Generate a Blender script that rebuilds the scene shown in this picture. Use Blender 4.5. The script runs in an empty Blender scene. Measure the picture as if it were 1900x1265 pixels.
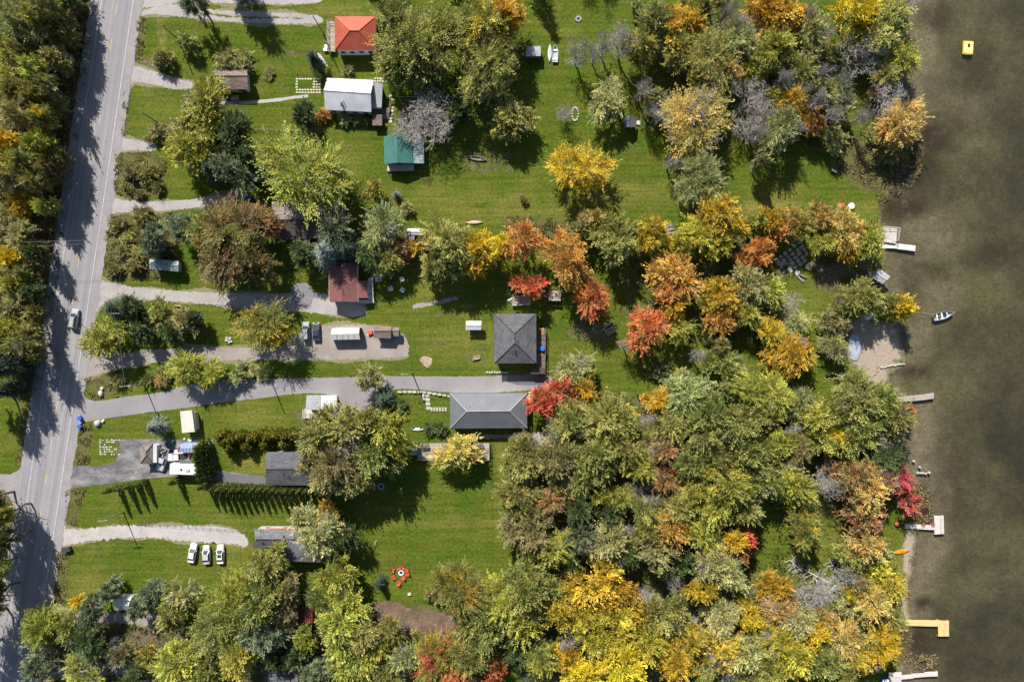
import bpy, math, random
import numpy as np
from mathutils import Vector, Matrix
from mathutils.geometry import tessellate_polygon
R = math.radians
random.seed(7)
rng = np.random.default_rng(7)
scene = bpy.context.scene
C = scene.collection

# ------------------------------------------------------------------ camera, sky, sun, exposure
S = 0.13                       # metres on the ground per photograph pixel
H = S * 1900 * 24.0 / 36.0     # camera height for a 24 mm lens looking straight down
cam_d = bpy.data.cameras.new('camera'); cam_d.lens = 24.0; cam_d.sensor_width = 36.0
cam_d.clip_start = 1.0; cam_d.clip_end = 12000
cam = bpy.data.objects.new('camera', cam_d); C.objects.link(cam)
cam.location = (0, 0, H); scene.camera = cam
SUN_EL = 41.5
sun_dir = Vector((-0.376, 0.927, 0)).normalized() * math.cos(R(SUN_EL)); sun_dir.z = math.sin(R(SUN_EL))
world = bpy.data.worlds.new('World'); scene.world = world; world.use_nodes = True
wn = world.node_tree.nodes; wl = world.node_tree.links
sky = wn.new('ShaderNodeTexSky'); sky.sky_type = 'NISHITA'; sky.sun_disc = False
sky.sun_elevation = R(SUN_EL); sky.sun_rotation = math.atan2(sun_dir.x, sun_dir.y)
wl.new(sky.outputs[0], wn['Background'].inputs[0]); wn['Background'].inputs[1].default_value = 0.068
sd = bpy.data.lights.new('sun', 'SUN'); sd.energy = 4.8; sd.angle = R(0.5); sd.color = (1.0, 0.95, 0.87)
sun = bpy.data.objects.new('sun', sd); C.objects.link(sun)
sun.rotation_euler = (-sun_dir).to_track_quat('-Z', 'Y').to_euler(); sun.location = (-60, 150, 150)
vs = scene.view_settings
vs.view_transform = 'Standard'; vs.look = 'None'; vs.gamma = 1.0; vs.use_curve_mapping = False; vs.exposure = 0.9
scene.render.engine = 'CYCLES'
scene.cycles.max_bounces = 6; scene.cycles.diffuse_bounces = 3; scene.cycles.glossy_bounces = 2
scene.cycles.transparent_max_bounces = 8; scene.cycles.transmission_bounces = 3

# ------------------------------------------------------------------ helpers
def P(px, py, z=0.0):
    """place where a point of height z stands, from where the photograph shows it"""
    k = S * (H - z) / H
    return Vector(((px - 950) * k, (632.5 - py) * k, z))

class MB:
    def __init__(s): s.v = []; s.f = []
    def add(s, vs, fs):
        o = len(s.v); s.v += [tuple(v) for v in vs]; s.f += [tuple(i + o for i in f) for f in fs]; return s
    def box(s, cx, cy, cz, sx, sy, sz, rz=0.0, taper=1.0):
        c, n = math.cos(rz), math.sin(rz); vs = []
        for dz, t in ((-.5, 1), (.5, taper)):
            for dx, dy in ((-.5, -.5), (.5, -.5), (.5, .5), (-.5, .5)):
                x, y = dx * sx * t, dy * sy * t
                vs.append((cx + x * c - y * n, cy + x * n + y * c, cz + dz * sz))
        return s.add(vs, [(3, 2, 1, 0), (4, 5, 6, 7), (0, 1, 5, 4), (1, 2, 6, 5), (2, 3, 7, 6), (3, 0, 4, 7)])
    def slab(s, pts, t, down=True):
        """polygon given in 3-D, thickened by t"""
        n = len(pts); pts = [Vector(p) for p in pts]
        nor = Vector((0, 0, 0))
        for i in range(n): nor += pts[i].cross(pts[(i + 1) % n])
        nor.normalize()
        if nor.z < 0: pts.reverse(); nor = -nor
        lo = [p - nor * t for p in pts]
        return s.add(pts + lo, [tuple(range(n)), tuple(reversed(range(n, 2 * n)))] + [(i, i + n, (i + 1) % n + n, (i + 1) % n) for i in range(n)])
    def prism(s, pts, z0, z1):
        n = len(pts)
        a = sum(pts[i][0] * pts[(i + 1) % n][1] - pts[(i + 1) % n][0] * pts[i][1] for i in range(n))
        if a < 0: pts = list(reversed(pts))
        vs = [(p[0], p[1], z0) for p in pts] + [(p[0], p[1], z1) for p in pts]
        return s.add(vs, [tuple(reversed(range(n))), tuple(range(n, 2 * n))] + [(i, (i + 1) % n, (i + 1) % n + n, i + n) for i in range(n)])
    def tube(s, p, q, r0, r1=None, n=6, caps=True):
        p = Vector(p); q = Vector(q); r1 = r0 if r1 is None else r1
        d = (q - p)
        if d.length < 1e-6: return s
        d.normalize(); a = d.orthogonal().normalized(); b = d.cross(a)
        vs = []
        for c, r in ((p, r0), (q, r1)):
            for i in range(n):
                t = 2 * math.pi * i / n; vs.append(c + (a * math.cos(t) + b * math.sin(t)) * r)
        fs = [(i, (i + 1) % n, (i + 1) % n + n, i + n) for i in range(n)]
        if caps: fs += [tuple(reversed(range(n))), tuple(range(n, 2 * n))]
        return s.add(vs, fs)
    def path(s, pts, r, n=5):
        for a, b in zip(pts[:-1], pts[1:]): s.tube(a, b, r, r, n)
        return s
    def loft(s, rings, close=True, caps=True):
        n = len(rings[0]); vs = [p for r in rings for p in r]; fs = []
        for k in range(len(rings) - 1):
            for i in range(n if close else n - 1):
                j = (i + 1) % n; fs.append((k * n + i, k * n + j, (k + 1) * n + j, (k + 1) * n + i))
        if caps: fs += [tuple(reversed(range(n))), tuple((len(rings) - 1) * n + i for i in range(n))]
        return s.add(vs, fs)
    def lathe(s, cx, cy, prof, n=12):
        rings = [[(cx + r * math.cos(2 * math.pi * i / n), cy + r * math.sin(2 * math.pi * i / n), z) for i in range(n)] for r, z in prof]
        return s.loft(rings)
    def build(s, name, m, parent=None, smooth=False, origin=None):
        me = bpy.data.meshes.new(name)
        o3 = Vector(origin) if origin is not None else Vector((0, 0, 0))
        me.from_pydata([(v[0] - o3.x, v[1] - o3.y, v[2] - o3.z) for v in s.v], [], s.f); me.update()
        me.materials.append(m)
        if smooth: me.polygons.foreach_set('use_smooth', [True] * len(me.polygons))
        return link(name, me, parent)

def link(name, me, parent=None):
    o = bpy.data.objects.new(name, me); C.objects.link(o)
    if parent is not None: o.parent = parent
    return o
def tag(o, label=None, cat=None, group=None, kind=None):
    if label: o['label'] = label
    if cat: o['category'] = cat
    if group: o['group'] = group
    if kind: o['kind'] = kind
    return o
def thing(name, label, cat, loc=(0, 0, 0), rz=0.0, group=None):
    o = bpy.data.objects.new(name, None); C.objects.link(o); o.empty_display_size = .3
    o.location = loc; o.rotation_euler = (0, 0, rz)
    return tag(o, label, cat, group)

# ------------------------------------------------------------------ materials
def nodes_of(name):
    m = bpy.data.materials.new(name); m.use_nodes = True
    nt = m.node_tree; return m, nt.nodes, nt.links, nt.nodes['Principled BSDF']
def noise(n, l, vec, scale, detail=4.0, rough=.55):
    t = n.new('ShaderNodeTexNoise'); t.inputs['Scale'].default_value = scale
    t.inputs['Detail'].default_value = detail; t.inputs['Roughness'].default_value = rough
    l.new(vec, t.inputs['Vector']); return t.outputs[0]
def ramp(n, l, fac, a, b, ca=(0, 0, 0, 1), cb=(1, 1, 1, 1)):
    r = n.new('ShaderNodeValToRGB'); r.color_ramp.elements[0].position = a; r.color_ramp.elements[1].position = b
    r.color_ramp.elements[0].color = ca; r.color_ramp.elements[1].color = cb; l.new(fac, r.inputs[0]); return r.outputs[0]
def mix(n, l, fac, a, b, mode='MIX'):
    x = n.new('ShaderNodeMix'); x.data_type = 'RGBA'; x.blend_type = mode
    for sock, v in ((0, fac), (6, a), (7, b)):
        if isinstance(v, (int, float)): x.inputs[sock].default_value = v
        elif isinstance(v, tuple): x.inputs[sock].default_value = (v + (1,))[:4] if len(v) == 3 else v
        else: l.new(v, x.inputs[sock])
    return x.outputs[2]
def math_(n, l, op, a, b=None, clamp=False):
    x = n.new('ShaderNodeMath'); x.operation = op; x.use_clamp = clamp
    for i, v in enumerate((a, b)):
        if v is None: continue
        if isinstance(v, (int, float)): x.inputs[i].default_value = v
        else: l.new(v, x.inputs[i])
    return x.outputs[0]
def bump(n, l, h, bs, strength, dist):
    b = n.new('ShaderNodeBump'); b.inputs['Strength'].default_value = strength; b.inputs['Distance'].default_value = dist
    l.new(h, b.inputs['Height']); l.new(b.outputs[0], bs.inputs['Normal'])

_mats = {}
def mk(name, c, c2=None, scale=1.5, rough=.7, metal=0.0, bmp=0.0, bdist=.03, island=0.0, spec=.3, fine=8.0):
    """a painted / wooden / mineral surface: two tones mixed by noise, fine grain, tone per loose piece"""
    if name in _mats: return _mats[name]
    m, n, l, b = nodes_of(name)
    geo = n.new('ShaderNodeNewGeometry')
    c2 = c2 or tuple(x * .72 for x in c)
    f = ramp(n, l, noise(n, l, geo.outputs['Position'], scale, 5), .34, .68)
    col = mix(n, l, f, c, c2)
    g = noise(n, l, geo.outputs['Position'], scale * fine, 3)
    col = mix(n, l, .55, col, ramp(n, l, g, .25, .75, (.62, .62, .62, 1), (1.3, 1.3, 1.3, 1)), 'MULTIPLY')
    if island:
        col = mix(n, l, 1.0, col, ramp(n, l, geo.outputs['Random Per Island'], 0, 1, (1 - island,) * 3 + (1,), (1 + island,) * 3 + (1,)), 'MULTIPLY')
    l.new(col, b.inputs['Base Color']); b.inputs['Roughness'].default_value = rough; b.inputs['Metallic'].default_value = metal
    b.inputs['Specular IOR Level'].default_value = spec
    if bmp: bump(n, l, g, b, bmp, bdist)
    _mats[name] = m; return m
def paint(name, c, rough=.3, metal=0.0, coat=0.0):
    if name in _mats: return _mats[name]
    m, n, l, b = nodes_of(name); geo = n.new('ShaderNodeNewGeometry')
    d = noise(n, l, geo.outputs['Position'], 2.2, 4)
    l.new(mix(n, l, .5, c, ramp(n, l, d, .3, .7, (.7, .7, .68, 1), (1.1, 1.1, 1.1, 1)), 'MULTIPLY'), b.inputs['Base Color'])
    b.inputs['Roughness'].default_value = rough; b.inputs['Metallic'].default_value = metal; b.inputs['Coat Weight'].default_value = coat
    _mats[name] = m; return m

def shingle(name, c):
    """asphalt shingles: courses and tabs with slightly different tones"""
    m, n, l, b = nodes_of(name); tc = n.new('ShaderNodeTexCoord')
    geo = n.new('ShaderNodeNewGeometry')
    br = n.new('ShaderNodeTexBrick'); br.inputs['Scale'].default_value = 1.0
    br.inputs['Brick Width'].default_value = .9; br.inputs['Row Height'].default_value = .28; br.inputs['Mortar Size'].default_value = .012
    br.inputs['Color1'].default_value = tuple(x * 1.25 for x in c) + (1,); br.inputs['Color2'].default_value = tuple(x * .75 for x in c) + (1,)
    br.inputs['Mortar'].default_value = tuple(x * .45 for x in c) + (1,)
    l.new(tc.outputs['UV'], br.inputs['Vector'])
    big = noise(n, l, geo.outputs['Position'], .35, 5)
    col = mix(n, l, .8, br.outputs[0], ramp(n, l, big, .3, .7, (.75, .75, .75, 1), (1.25, 1.22, 1.2, 1)), 'MULTIPLY')
    fn = noise(n, l, geo.outputs['Position'], 9, 3)
    col = mix(n, l, .7, col, ramp(n, l, fn, .3, .7, (.7, .7, .7, 1), (1.3, 1.3, 1.3, 1)), 'MULTIPLY')
    l.new(col, b.inputs['Base Color']); b.inputs['Roughness'].default_value = .9
    bump(n, l, fn, b, .4, .03); return m

def leaf_mat(name, a, b_, c=None, patch=(.42, .6), trans=.30):
    m, n, l, b = nodes_of(name); geo = n.new('ShaderNodeNewGeometry'); tc = n.new('ShaderNodeTexCoord')
    oi = n.new('ShaderNodeObjectInfo')
    ad = n.new('ShaderNodeVectorMath'); ad.operation = 'MULTIPLY_ADD'
    l.new(tc.outputs['Object'], ad.inputs[0]); ad.inputs[1].default_value = (1, 1, 1)
    cb = n.new('ShaderNodeCombineXYZ')
    for i, k in enumerate((37.0, 91.0, 53.0)): l.new(math_(n, l, 'MULTIPLY', oi.outputs['Random'], k), cb.inputs[i])
    l.new(cb.outputs[0], ad.inputs[2])
    nz = noise(n, l, ad.outputs[0], 1.5, 2)
    f = ramp(n, l, nz, *patch)
    col = mix(n, l, f, a, b_)
    if c is not None:
        nz2 = noise(n, l, ad.outputs[0], 2.9, 1)
        col = mix(n, l, ramp(n, l, nz2, .56, .68), col, c)
    col = mix(n, l, 1.0, col, ramp(n, l, geo.outputs['Random Per Island'], 0, 1, (.8, .8, .8, 1), (1.2, 1.2, 1.18, 1)), 'MULTIPLY')
    sa = n.new('ShaderNodeAttribute'); sa.attribute_name = 'spray_tone'
    if name not in ('weeds', 'undergrowth', 'forest_floor_brush', 'rough_grass', 'reeds'):
        col = mix(n, l, 1.0, col, ramp(n, l, sa.outputs['Fac'], 0, 1, (.48, .54, .54, 1), (1.55, 1.46, 1.38, 1)), 'MULTIPLY')
    hs = n.new('ShaderNodeHueSaturation')
    l.new(math_(n, l, 'ADD', math_(n, l, 'MULTIPLY', oi.outputs['Random'], .03), .485), hs.inputs['Hue'])
    l.new(math_(n, l, 'ADD', math_(n, l, 'MULTIPLY', math_(n, l, 'FRACT', math_(n, l, 'MULTIPLY', oi.outputs['Random'], 7.3)), .36), .84), hs.inputs['Value'])
    l.new(col, hs.inputs['Color']); col = hs.outputs[0]
    out = n['Material Output']
    l.new(col, b.inputs['Base Color']); b.inputs['Roughness'].default_value = .55; b.inputs['Specular IOR Level'].default_value = .25
    t = n.new('ShaderNodeBsdfTranslucent'); l.new(col, t.inputs[0])
    ms = n.new('ShaderNodeMixShader'); ms.inputs[0].default_value = trans
    l.new(b.outputs[0], ms.inputs[1]); l.new(t.outputs[0], ms.inputs[2]); l.new(ms.outputs[0], out.inputs[0])
    return m

# linear base colours of the foliage kinds
PAL = {
 'gd': leaf_mat('gold_leaves', (.56, .355, .03), (.44, .32, .045), (.36, .31, .055)),
 'ye': leaf_mat('yellow_leaves', (.60, .45, .03), (.48, .41, .04), (.55, .36, .03)),
 'or': leaf_mat('orange_leaves', (.53, .235, .06), (.48, .28, .08), (.40, .27, .075)),
 'rd': leaf_mat('red_leaves', (.55, .105, .06), (.50, .18, .075), (.40, .25, .085)),
 'py': leaf_mat('pale_yellow_leaves', (.54, .44, .12), (.44, .39, .11), (.54, .36, .08)),
 'cr': leaf_mat('crimson_leaves', (.52, .075, .095), (.46, .11, .11), (.48, .22, .17)),
 'ru': leaf_mat('rust_leaves', (0.385, 0.193, 0.094), (0.319, 0.237, 0.099), (0.253, 0.237, 0.083)),
 'tn': leaf_mat('tan_orange_leaves', (0.486, 0.340, 0.103), (0.389, 0.324, 0.108), (0.486, 0.286, 0.081)),
 'yg': leaf_mat('yellow_green_leaves', (0.342, 0.342, 0.064), (0.267, 0.290, 0.058), (0.441, 0.394, 0.070)),
 'yy': leaf_mat('greenish_yellow_leaves', (0.462, 0.396, 0.050), (0.363, 0.341, 0.055), (0.572, 0.451, 0.044)),
 'ol': leaf_mat('olive_leaves', (0.299, 0.293, 0.085), (0.238, 0.250, 0.073), (0.378, 0.329, 0.091)),
 'og': leaf_mat('pale_olive_leaves', (0.366, 0.354, 0.147), (0.301, 0.301, 0.124), (0.413, 0.372, 0.142)),
 'pg': leaf_mat('pale_green_leaves', (0.295, 0.325, 0.130), (0.236, 0.271, 0.106), (0.366, 0.378, 0.142)),
 'gr': leaf_mat('green_leaves', (0.240, 0.258, 0.072), (0.186, 0.216, 0.062), (0.324, 0.318, 0.078)),
 'dg': leaf_mat('dark_green_leaves', (0.098, 0.132, 0.046), (0.078, 0.109, 0.041), (0.138, 0.161, 0.052)),
 'br': leaf_mat('brown_olive_leaves', (0.299, 0.247, 0.109), (0.247, 0.230, 0.092), (0.287, 0.276, 0.092)),
 'mx': leaf_mat('olive_and_rust_leaves', (0.230, 0.236, 0.071), (0.195, 0.206, 0.061), (0.307, 0.206, 0.083)),
 'mr': leaf_mat('maroon_and_olive_leaves', (.20, .135, .06), (.17, .17, .055), (.26, .125, .06)),
 'gx': leaf_mat('green_and_gold_leaves', (0.224, 0.235, 0.062), (0.504, 0.358, 0.045), (0.263, 0.263, 0.067), (.5, .62)),
 'rx': leaf_mat('green_and_red_leaves', (.30, .27, .06), (.52, .12, .08), (.44, .30, .05), (.46, .56)),
 'pi': leaf_mat('grey_green_needles', (0.193, 0.226, 0.132), (0.143, 0.182, 0.099), None, trans=.12),
 'bs': leaf_mat('blue_grey_needles', (.19, .22, .205), (.145, .18, .16), None, trans=.08),
 'ds': leaf_mat('dark_green_needles', (.06, .09, .055), (.045, .07, .042), None, trans=.08),
 'ce': leaf_mat('cedar_sprays', (.21, .25, .05), (.155, .20, .042), None, trans=.15),
 'cy': leaf_mat('golden_cedar_sprays', (.26, .255, .045), (.19, .205, .04), (.28, .215, .045), trans=.15),
 'wd': leaf_mat('weeds', (.21, .205, .065), (.22, .175, .075), (.16, .175, .055)),
 'un': leaf_mat('undergrowth', (0.196, 0.149, 0.057), (0.138, 0.132, 0.052), (0.265, 0.196, 0.063)),
 'fl': leaf_mat('forest_floor_brush', (.10, .12, .035), (.14, .14, .045), (.18, .17, .05)),
 'rg': leaf_mat('rough_grass', (.15, .17, .045), (.12, .145, .035), (.19, .18, .06)),
 're': leaf_mat('reeds', (.30, .25, .12), (.22, .19, .095), (.25, .24, .09)),
}
M_BARK = mk('bark', (.17, .14, .115), (.10, .085, .07), 3.0, .95, bmp=.5)
M_GREYBARK = mk('pale_bark', (.40, .385, .37), (.28, .27, .26), 2.0, .95)
M_TWIG = mk('bare_twigs', (.345, .315, .29), (.265, .24, .22), 1.0, .95, island=.25)

# ------------------------------------------------------------------ ground and lake bed: one sheet to the horizon
SHORE = [(-60, 1695), (0, 1690), (40, 1675), (95, 1669), (140, 1664), (180, 1672), (215, 1688), (260, 1697), (300, 1690), (340, 1662), (365, 1640), (410, 1632),
         (440, 1640), (480, 1642), (520, 1634), (560, 1648), (590, 1664), (640, 1672), (678, 1680), (692, 1650), (720, 1646), (750, 1664), (790, 1678), (830, 1667),
         (860, 1677), (890, 1700), (930, 1714), (960, 1706), (985, 1698), (1010, 1698), (1060, 1692), (1090, 1682), (1120, 1684), (1150, 1690), (1180, 1674), (1220, 1678), (1265, 1668), (1330, 1664)]
_sy = np.array([(632.5 - a) * S for a, b in SHORE]); _sx = np.array([(b - 950) * S for a, b in SHORE])
def shore_x(y): return np.interp(y, _sy[::-1], _sx[::-1])

def axis(lo, hi, step, far):
    a = np.arange(lo, hi + .01, step); return np.concatenate([[-far, -900, lo - 60, lo - 8], a, [hi + 8, hi + 60, 900, far]])
gx = axis(-136, 136, .8, 6000); gy = axis(-96, 96, .8, 6000)
GX, GY = np.meshgrid(gx, gy)
D = GX - shore_x(np.clip(GY, -96, 96))
GZ = np.where(D < -1, 0, np.where(D < 3, -.11 * (D + 1), -.44 - .022 * np.clip(D - 3, 0, 200)))
def inpoly(px):
    pts = [(P(a, b).x, P(a, b).y) for a, b in px]; ins = np.zeros(GX.shape, bool)
    j = len(pts) - 1
    for i in range(len(pts)):
        (xi, yi), (xj, yj) = pts[i], pts[j]
        c = ((yi > GY) != (yj > GY)) & (GX < (xj - xi) * (GY - yi) / ((yj - yi) or 1e-9) + xi); ins ^= c; j = i
    return ins.astype(float)
def blur(a, k):
    for _ in range(k):
        p = np.pad(a, 1, mode='edge'); a = (p[:-2, 1:-1] + p[2:, 1:-1] + p[1:-1, :-2] + p[1:-1, 2:] + 4 * p[1:-1, 1:-1]) / 8
    return a
def blob(px, py, rx, ry, rot=0.0):
    p = P(px, py); c, s_ = math.cos(R(rot)), math.sin(R(rot))
    u = ((GX - p.x) * c + (GY - p.y) * s_) / (rx * S); v = (-(GX - p.x) * s_ + (GY - p.y) * c) / (ry * S)
    return np.clip(1.5 - np.sqrt(u * u + v * v), 0, 1)
# dirt = bare earth / leaf litter, rough = unmown grass, sand = sand and gravel, dry = yellowed lawn
dirt = np.zeros(GX.shape); rough = np.zeros(GX.shape); sand = np.zeros(GX.shape); dry = np.zeros(GX.shape)
LEFTWOOD = [(-900, -400), (225, -400), (165, 0), (122, 320), (80, 620), (62, 690), (-100, 700), (-900, 700)]
for poly, w in ((LEFTWOOD, 1), ([(1140, 720), (1420, 740), (1560, 760), (1640, 800), (1650, 960), (1500, 1010), (1500, 1265), (960, 1330), (960, 1090), (935, 900), (985, 800)], .55),
        ([(700, 1112), (800, 1128), (866, 1142), (866, 1186), (740, 1200), (680, 1165)], .9),
        ([(-60, 1140), (110, 1150), (330, 1160), (540, 1100), (690, 1130), (760, 1240), (760, 1400), (-60, 1400)], .75),
        ([(1195, 40), (1400, 0), (1560, 30), (1530, 120), (1300, 170), (1190, 110)], .55),
        ([(1150, 450), (1400, 430), (1480, 470), (1440, 640), (1260, 640), (1140, 580)], .45),
        ([(1520, 470), (1640, 480), (1632, 560), (1500, 540)], .95),
        ([(0, 905), (24, 925), (22, 1010), (4, 1130), (-60, 1330), (-200, 1330), (-200, 905)], .8),
        ([(480, 440), (620, 480), (800, 480), (800, 430), (700, 420), (560, 400)], .6),
        ([(640, 720), (700, 880), (560, 890), (540, 760)], .5),
        ([(1060, 590), (1135, 600), (1140, 640), (1050, 630)], .7)):
    dirt = np.maximum(dirt, blur(inpoly(poly), 3) * w)
for b_ in ((620, 535, 20, 12, 0, .4), (545, 100, 24, 5, 0, .8), (340, 160, 30, 9, -10, .7), (810, 560, 60, 5, 12, .8), (850, 580, 60, 4, 8, .6), (780, 1150, 60, 25, 0, 1), (905, 300, 70, 30, 0, .5),
        (1230, 425, 22, 10, 0, .9), (1075, 610, 18, 10, 0, .7), (880, 665, 22, 6, 0, .7), (800, 640, 40, 6, 5, .45), (660, 205, 40, 14, 0, .5), (280, 118, 30, 8, -20, .8), (300, 1180, 30, 12, 0, .9),
        (310, 600, 14, 30, 0, .6), (640, 275, 20, 8, 0, .4), (760, 470, 30, 14, 0, .8), (1000, 300, 40, 12, 0, .3), (905, 905, 8, 8, 0, .5), (705, 905, 16, 10, 0, .8)):
    dirt = np.maximum(dirt, blob(*b_[:5]) * b_[5])
for b_ in ((1445, 1000, 46, 60, 0, .9), (1540, 1060, 60, 40, 30, .8), (1560, 990, 40, 30, 0, .8), (1180, 1030, 16, 30, 0, .9), (1200, 700, 60, 30, 0, .8), (1500, 560, 30, 50, 0, .8)):
    dirt *= 1 - blob(*b_[:5]) * b_[5]
VERGES = [[(215, 285), (280, 280), (310, 300), (300, 362), (240, 372), (211, 355)], [(200, 400), (240, 394), (330, 394), (350, 420), (300, 520), (200, 520), (191, 480)],
          [(150, 790), (169, 788), (168, 862), (137, 862)], [(122, 908), (160, 905), (140, 975), (120, 972)], [(108, 1018), (132, 1018), (122, 1120), (99, 1112)],
          [(155, 702), (210, 688), (240, 700), (215, 735), (170, 742)], [(228, 168), (242, 165), (236, 250), (226, 252)], [(255, 35), (272, 28), (264, 110), (250, 112)],
          [(1545, 245), (1650, 260), (1660, 340), (1632, 360), (1580, 345), (1540, 300)], [(1690, 880), (1720, 920), (1712, 965), (1690, 960)], [(940, 400), (1080, 410), (1060, 470), (930, 470)],
          [(30, 690), (58, 690), (48, 780), (40, 850), (28, 862), (38, 780)], [(1655, 1165), (1678, 1165), (1680, 1240), (1655, 1240)], [(560, 700), (700, 690), (700, 697), (560, 700)]]
for v in VERGES: rough = np.maximum(rough, blur(inpoly(v), 2))
rough = np.maximum(rough, blur(inpoly([(1195, 30), (1690, 0), (1650, 260), (1420, 300), (1180, 240)]), 5) * .4)
for b_ in ((1625, 645, 55, 48, 0, 1), (1600, 610, 25, 25, 0, .9), (1640, 75, 34, 26, 0, 1), (1622, 700, 40, 16, 0, 1), (1690, 1030, 14, 50, 0, 1), (1680, 1120, 14, 44, 0, 1), (1668, 560, 18, 40, 0, .8), (1690, 840, 12, 50, -20, .5),
           (1650, 460, 18, 20, 0, .6), (1668, 1210, 16, 34, 0, .7), (1697, 985, 12, 16, 0, 1), (1655, 160, 16, 30, 0, .6), (1200, 640, 1, 1, 0, 0)):
    sand = np.maximum(sand, blob(*b_[:5]) * b_[5])
for b_ in ((1420, 390, 70, 22, 0, .9), (1440, 350, 50, 20, 0, .6), (900, 640, 120, 30, 0, .5), (940, 385, 150, 30, 0, .5), (1150, 360, 110, 30, 0, .5), (780, 370, 80, 26, 0, .4), (880, 970, 120, 8, 0, .6),
           (250, 830, 50, 20, 0, .5), (470, 860, 40, 26, 0, .7), (480, 770, 60, 20, 0, .45), (165, 1090, 40, 30, 0, .6), (440, 1030, 30, 26, 0, .8), (300, 60, 8, 40, 5, .7), (630, 300, 60, 30, 0, .4), (1590, 400, 50, 20, 0, .4),
           (930, 870, 12, 90, 0, .5), (1500, 560, 30, 50, 0, .3), (830, 530, 60, 14, 15, .6), (1675, 1060, 14, 60, 0, .8), (1560, 1000, 40, 30, 0, .4), (880, 1090, 90, 24, 0, .5), (590, 20, 100, 10, 0, .6), (700, 30, 60, 10, 0, .8)):
    dry = np.maximum(dry, blob(*b_[:5]) * b_[5])
# lake bed: weed beds, pale sandy shallows, deep silt
weed = np.zeros(GX.shape); pale = np.zeros(GX.shape); deep = np.zeros(GX.shape)
for b_ in ((1700, 310, 55, 60, 20, 1), (1730, 255, 45, 40, 0, .8), (1690, 380, 40, 24, 0, .7), (1850, 470, 50, 26, 10, .6), (1745, 505, 20, 14, 0, .5), (1715, 1190, 34, 32, 0, .9), (1715, 1120, 16, 14, 0, .7), (1755, 230, 50, 30, 0, .4),
           (1820, 120, 40, 44, 0, .5), (1740, 30, 40, 26, 0, .5), (1760, 880, 30, 120, 0, .35), (1700, 690, 30, 12, 0, .6), (1790, 1220, 60, 40, 0, .4), (1715, 940, 16, 40, 0, .7), (1800, 330, 70, 40, 0, .35), (1690, 520, 20, 60, 10, .4),
           (1660, 390, 26, 26, 0, .7), (1850, 620, 60, 50, 0, .3), (1810, 480, 26, 18, 0, .4), (1700, 500, 26, 18, 0, .4)):
    weed = np.maximum(weed, blob(*b_[:5]) * min(1, b_[5] * 1.4))
for b_ in ((1720, 430, 60, 44, 0, .7), (1730, 560, 50, 44, 0, .6), (1700, 640, 30, 36, 0, .6), (1710, 800, 46, 60, 0, 1), (1730, 870, 40, 44, 0, .7), (1720, 1060, 30, 50, 0, .5), (1710, 120, 40, 70, 0, .6), (1770, 200, 80, 30, 0, .35), (1720, 1250, 30, 40, 0, .4)):
    pale = np.maximum(pale, blob(*b_[:5]) * b_[5])
for b_ in ((1900, 830, 110, 160, 0, 1), (1870, 1190, 130, 90, 0, 1), (1900, 300, 60, 160, 0, .8), (1890, 30, 60, 60, 0, .6), (2000, 600, 90, 400, 0, .9)):
    deep = np.maximum(deep, blob(*b_[:5]) * b_[5])
deep = np.maximum(deep, np.clip((GX - 124) / 60, 0, 1))
shelf = 7.5 + 2.5 * np.sin(GY * .11) + 1.2 * np.sin(GY * .37 + 1)
pale = np.maximum(pale, np.clip((shelf - D) / 2.2, 0, 1) * np.where((GY < -10) | (GY > 55), .85, .6))
nx, ny = len(gx), len(gy)
me = bpy.data.meshes.new('ground')
co = np.stack([GX, GY, GZ], -1).reshape(-1, 3).astype(np.float32)
ii = (np.arange(ny - 1)[:, None] * nx + np.arange(nx - 1)[None, :]).reshape(-1)
quads = np.stack([ii, ii + 1, ii + nx + 1, ii + nx], -1)
def fast_mesh(me, co, quads):
    k = quads.shape[1]
    me.vertices.add(len(co)); me.vertices.foreach_set('co', np.ascontiguousarray(co, np.float32).reshape(-1))
    me.loops.add(quads.size); me.loops.foreach_set('vertex_index', np.ascontiguousarray(quads, np.int32).reshape(-1))
    me.polygons.add(len(quads)); me.polygons.foreach_set('loop_start', np.arange(0, quads.size, k, dtype=np.int32))
    me.update(calc_edges=True)
fast_mesh(me, co, quads)
for nm, ch in (('land_kind', (dirt, rough, sand)), ('bed_kind', (weed, pale, deep)), ('tone', (dry, np.clip((D + 1.2) / 1.6, 0, 1), np.zeros_like(dry)))):
    at = me.attributes.new(nm, 'FLOAT_COLOR', 'POINT')
    at.data.foreach_set('color', np.stack(list(ch) + [np.ones_like(dry)], -1).reshape(-1).astype(np.float32))

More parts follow.
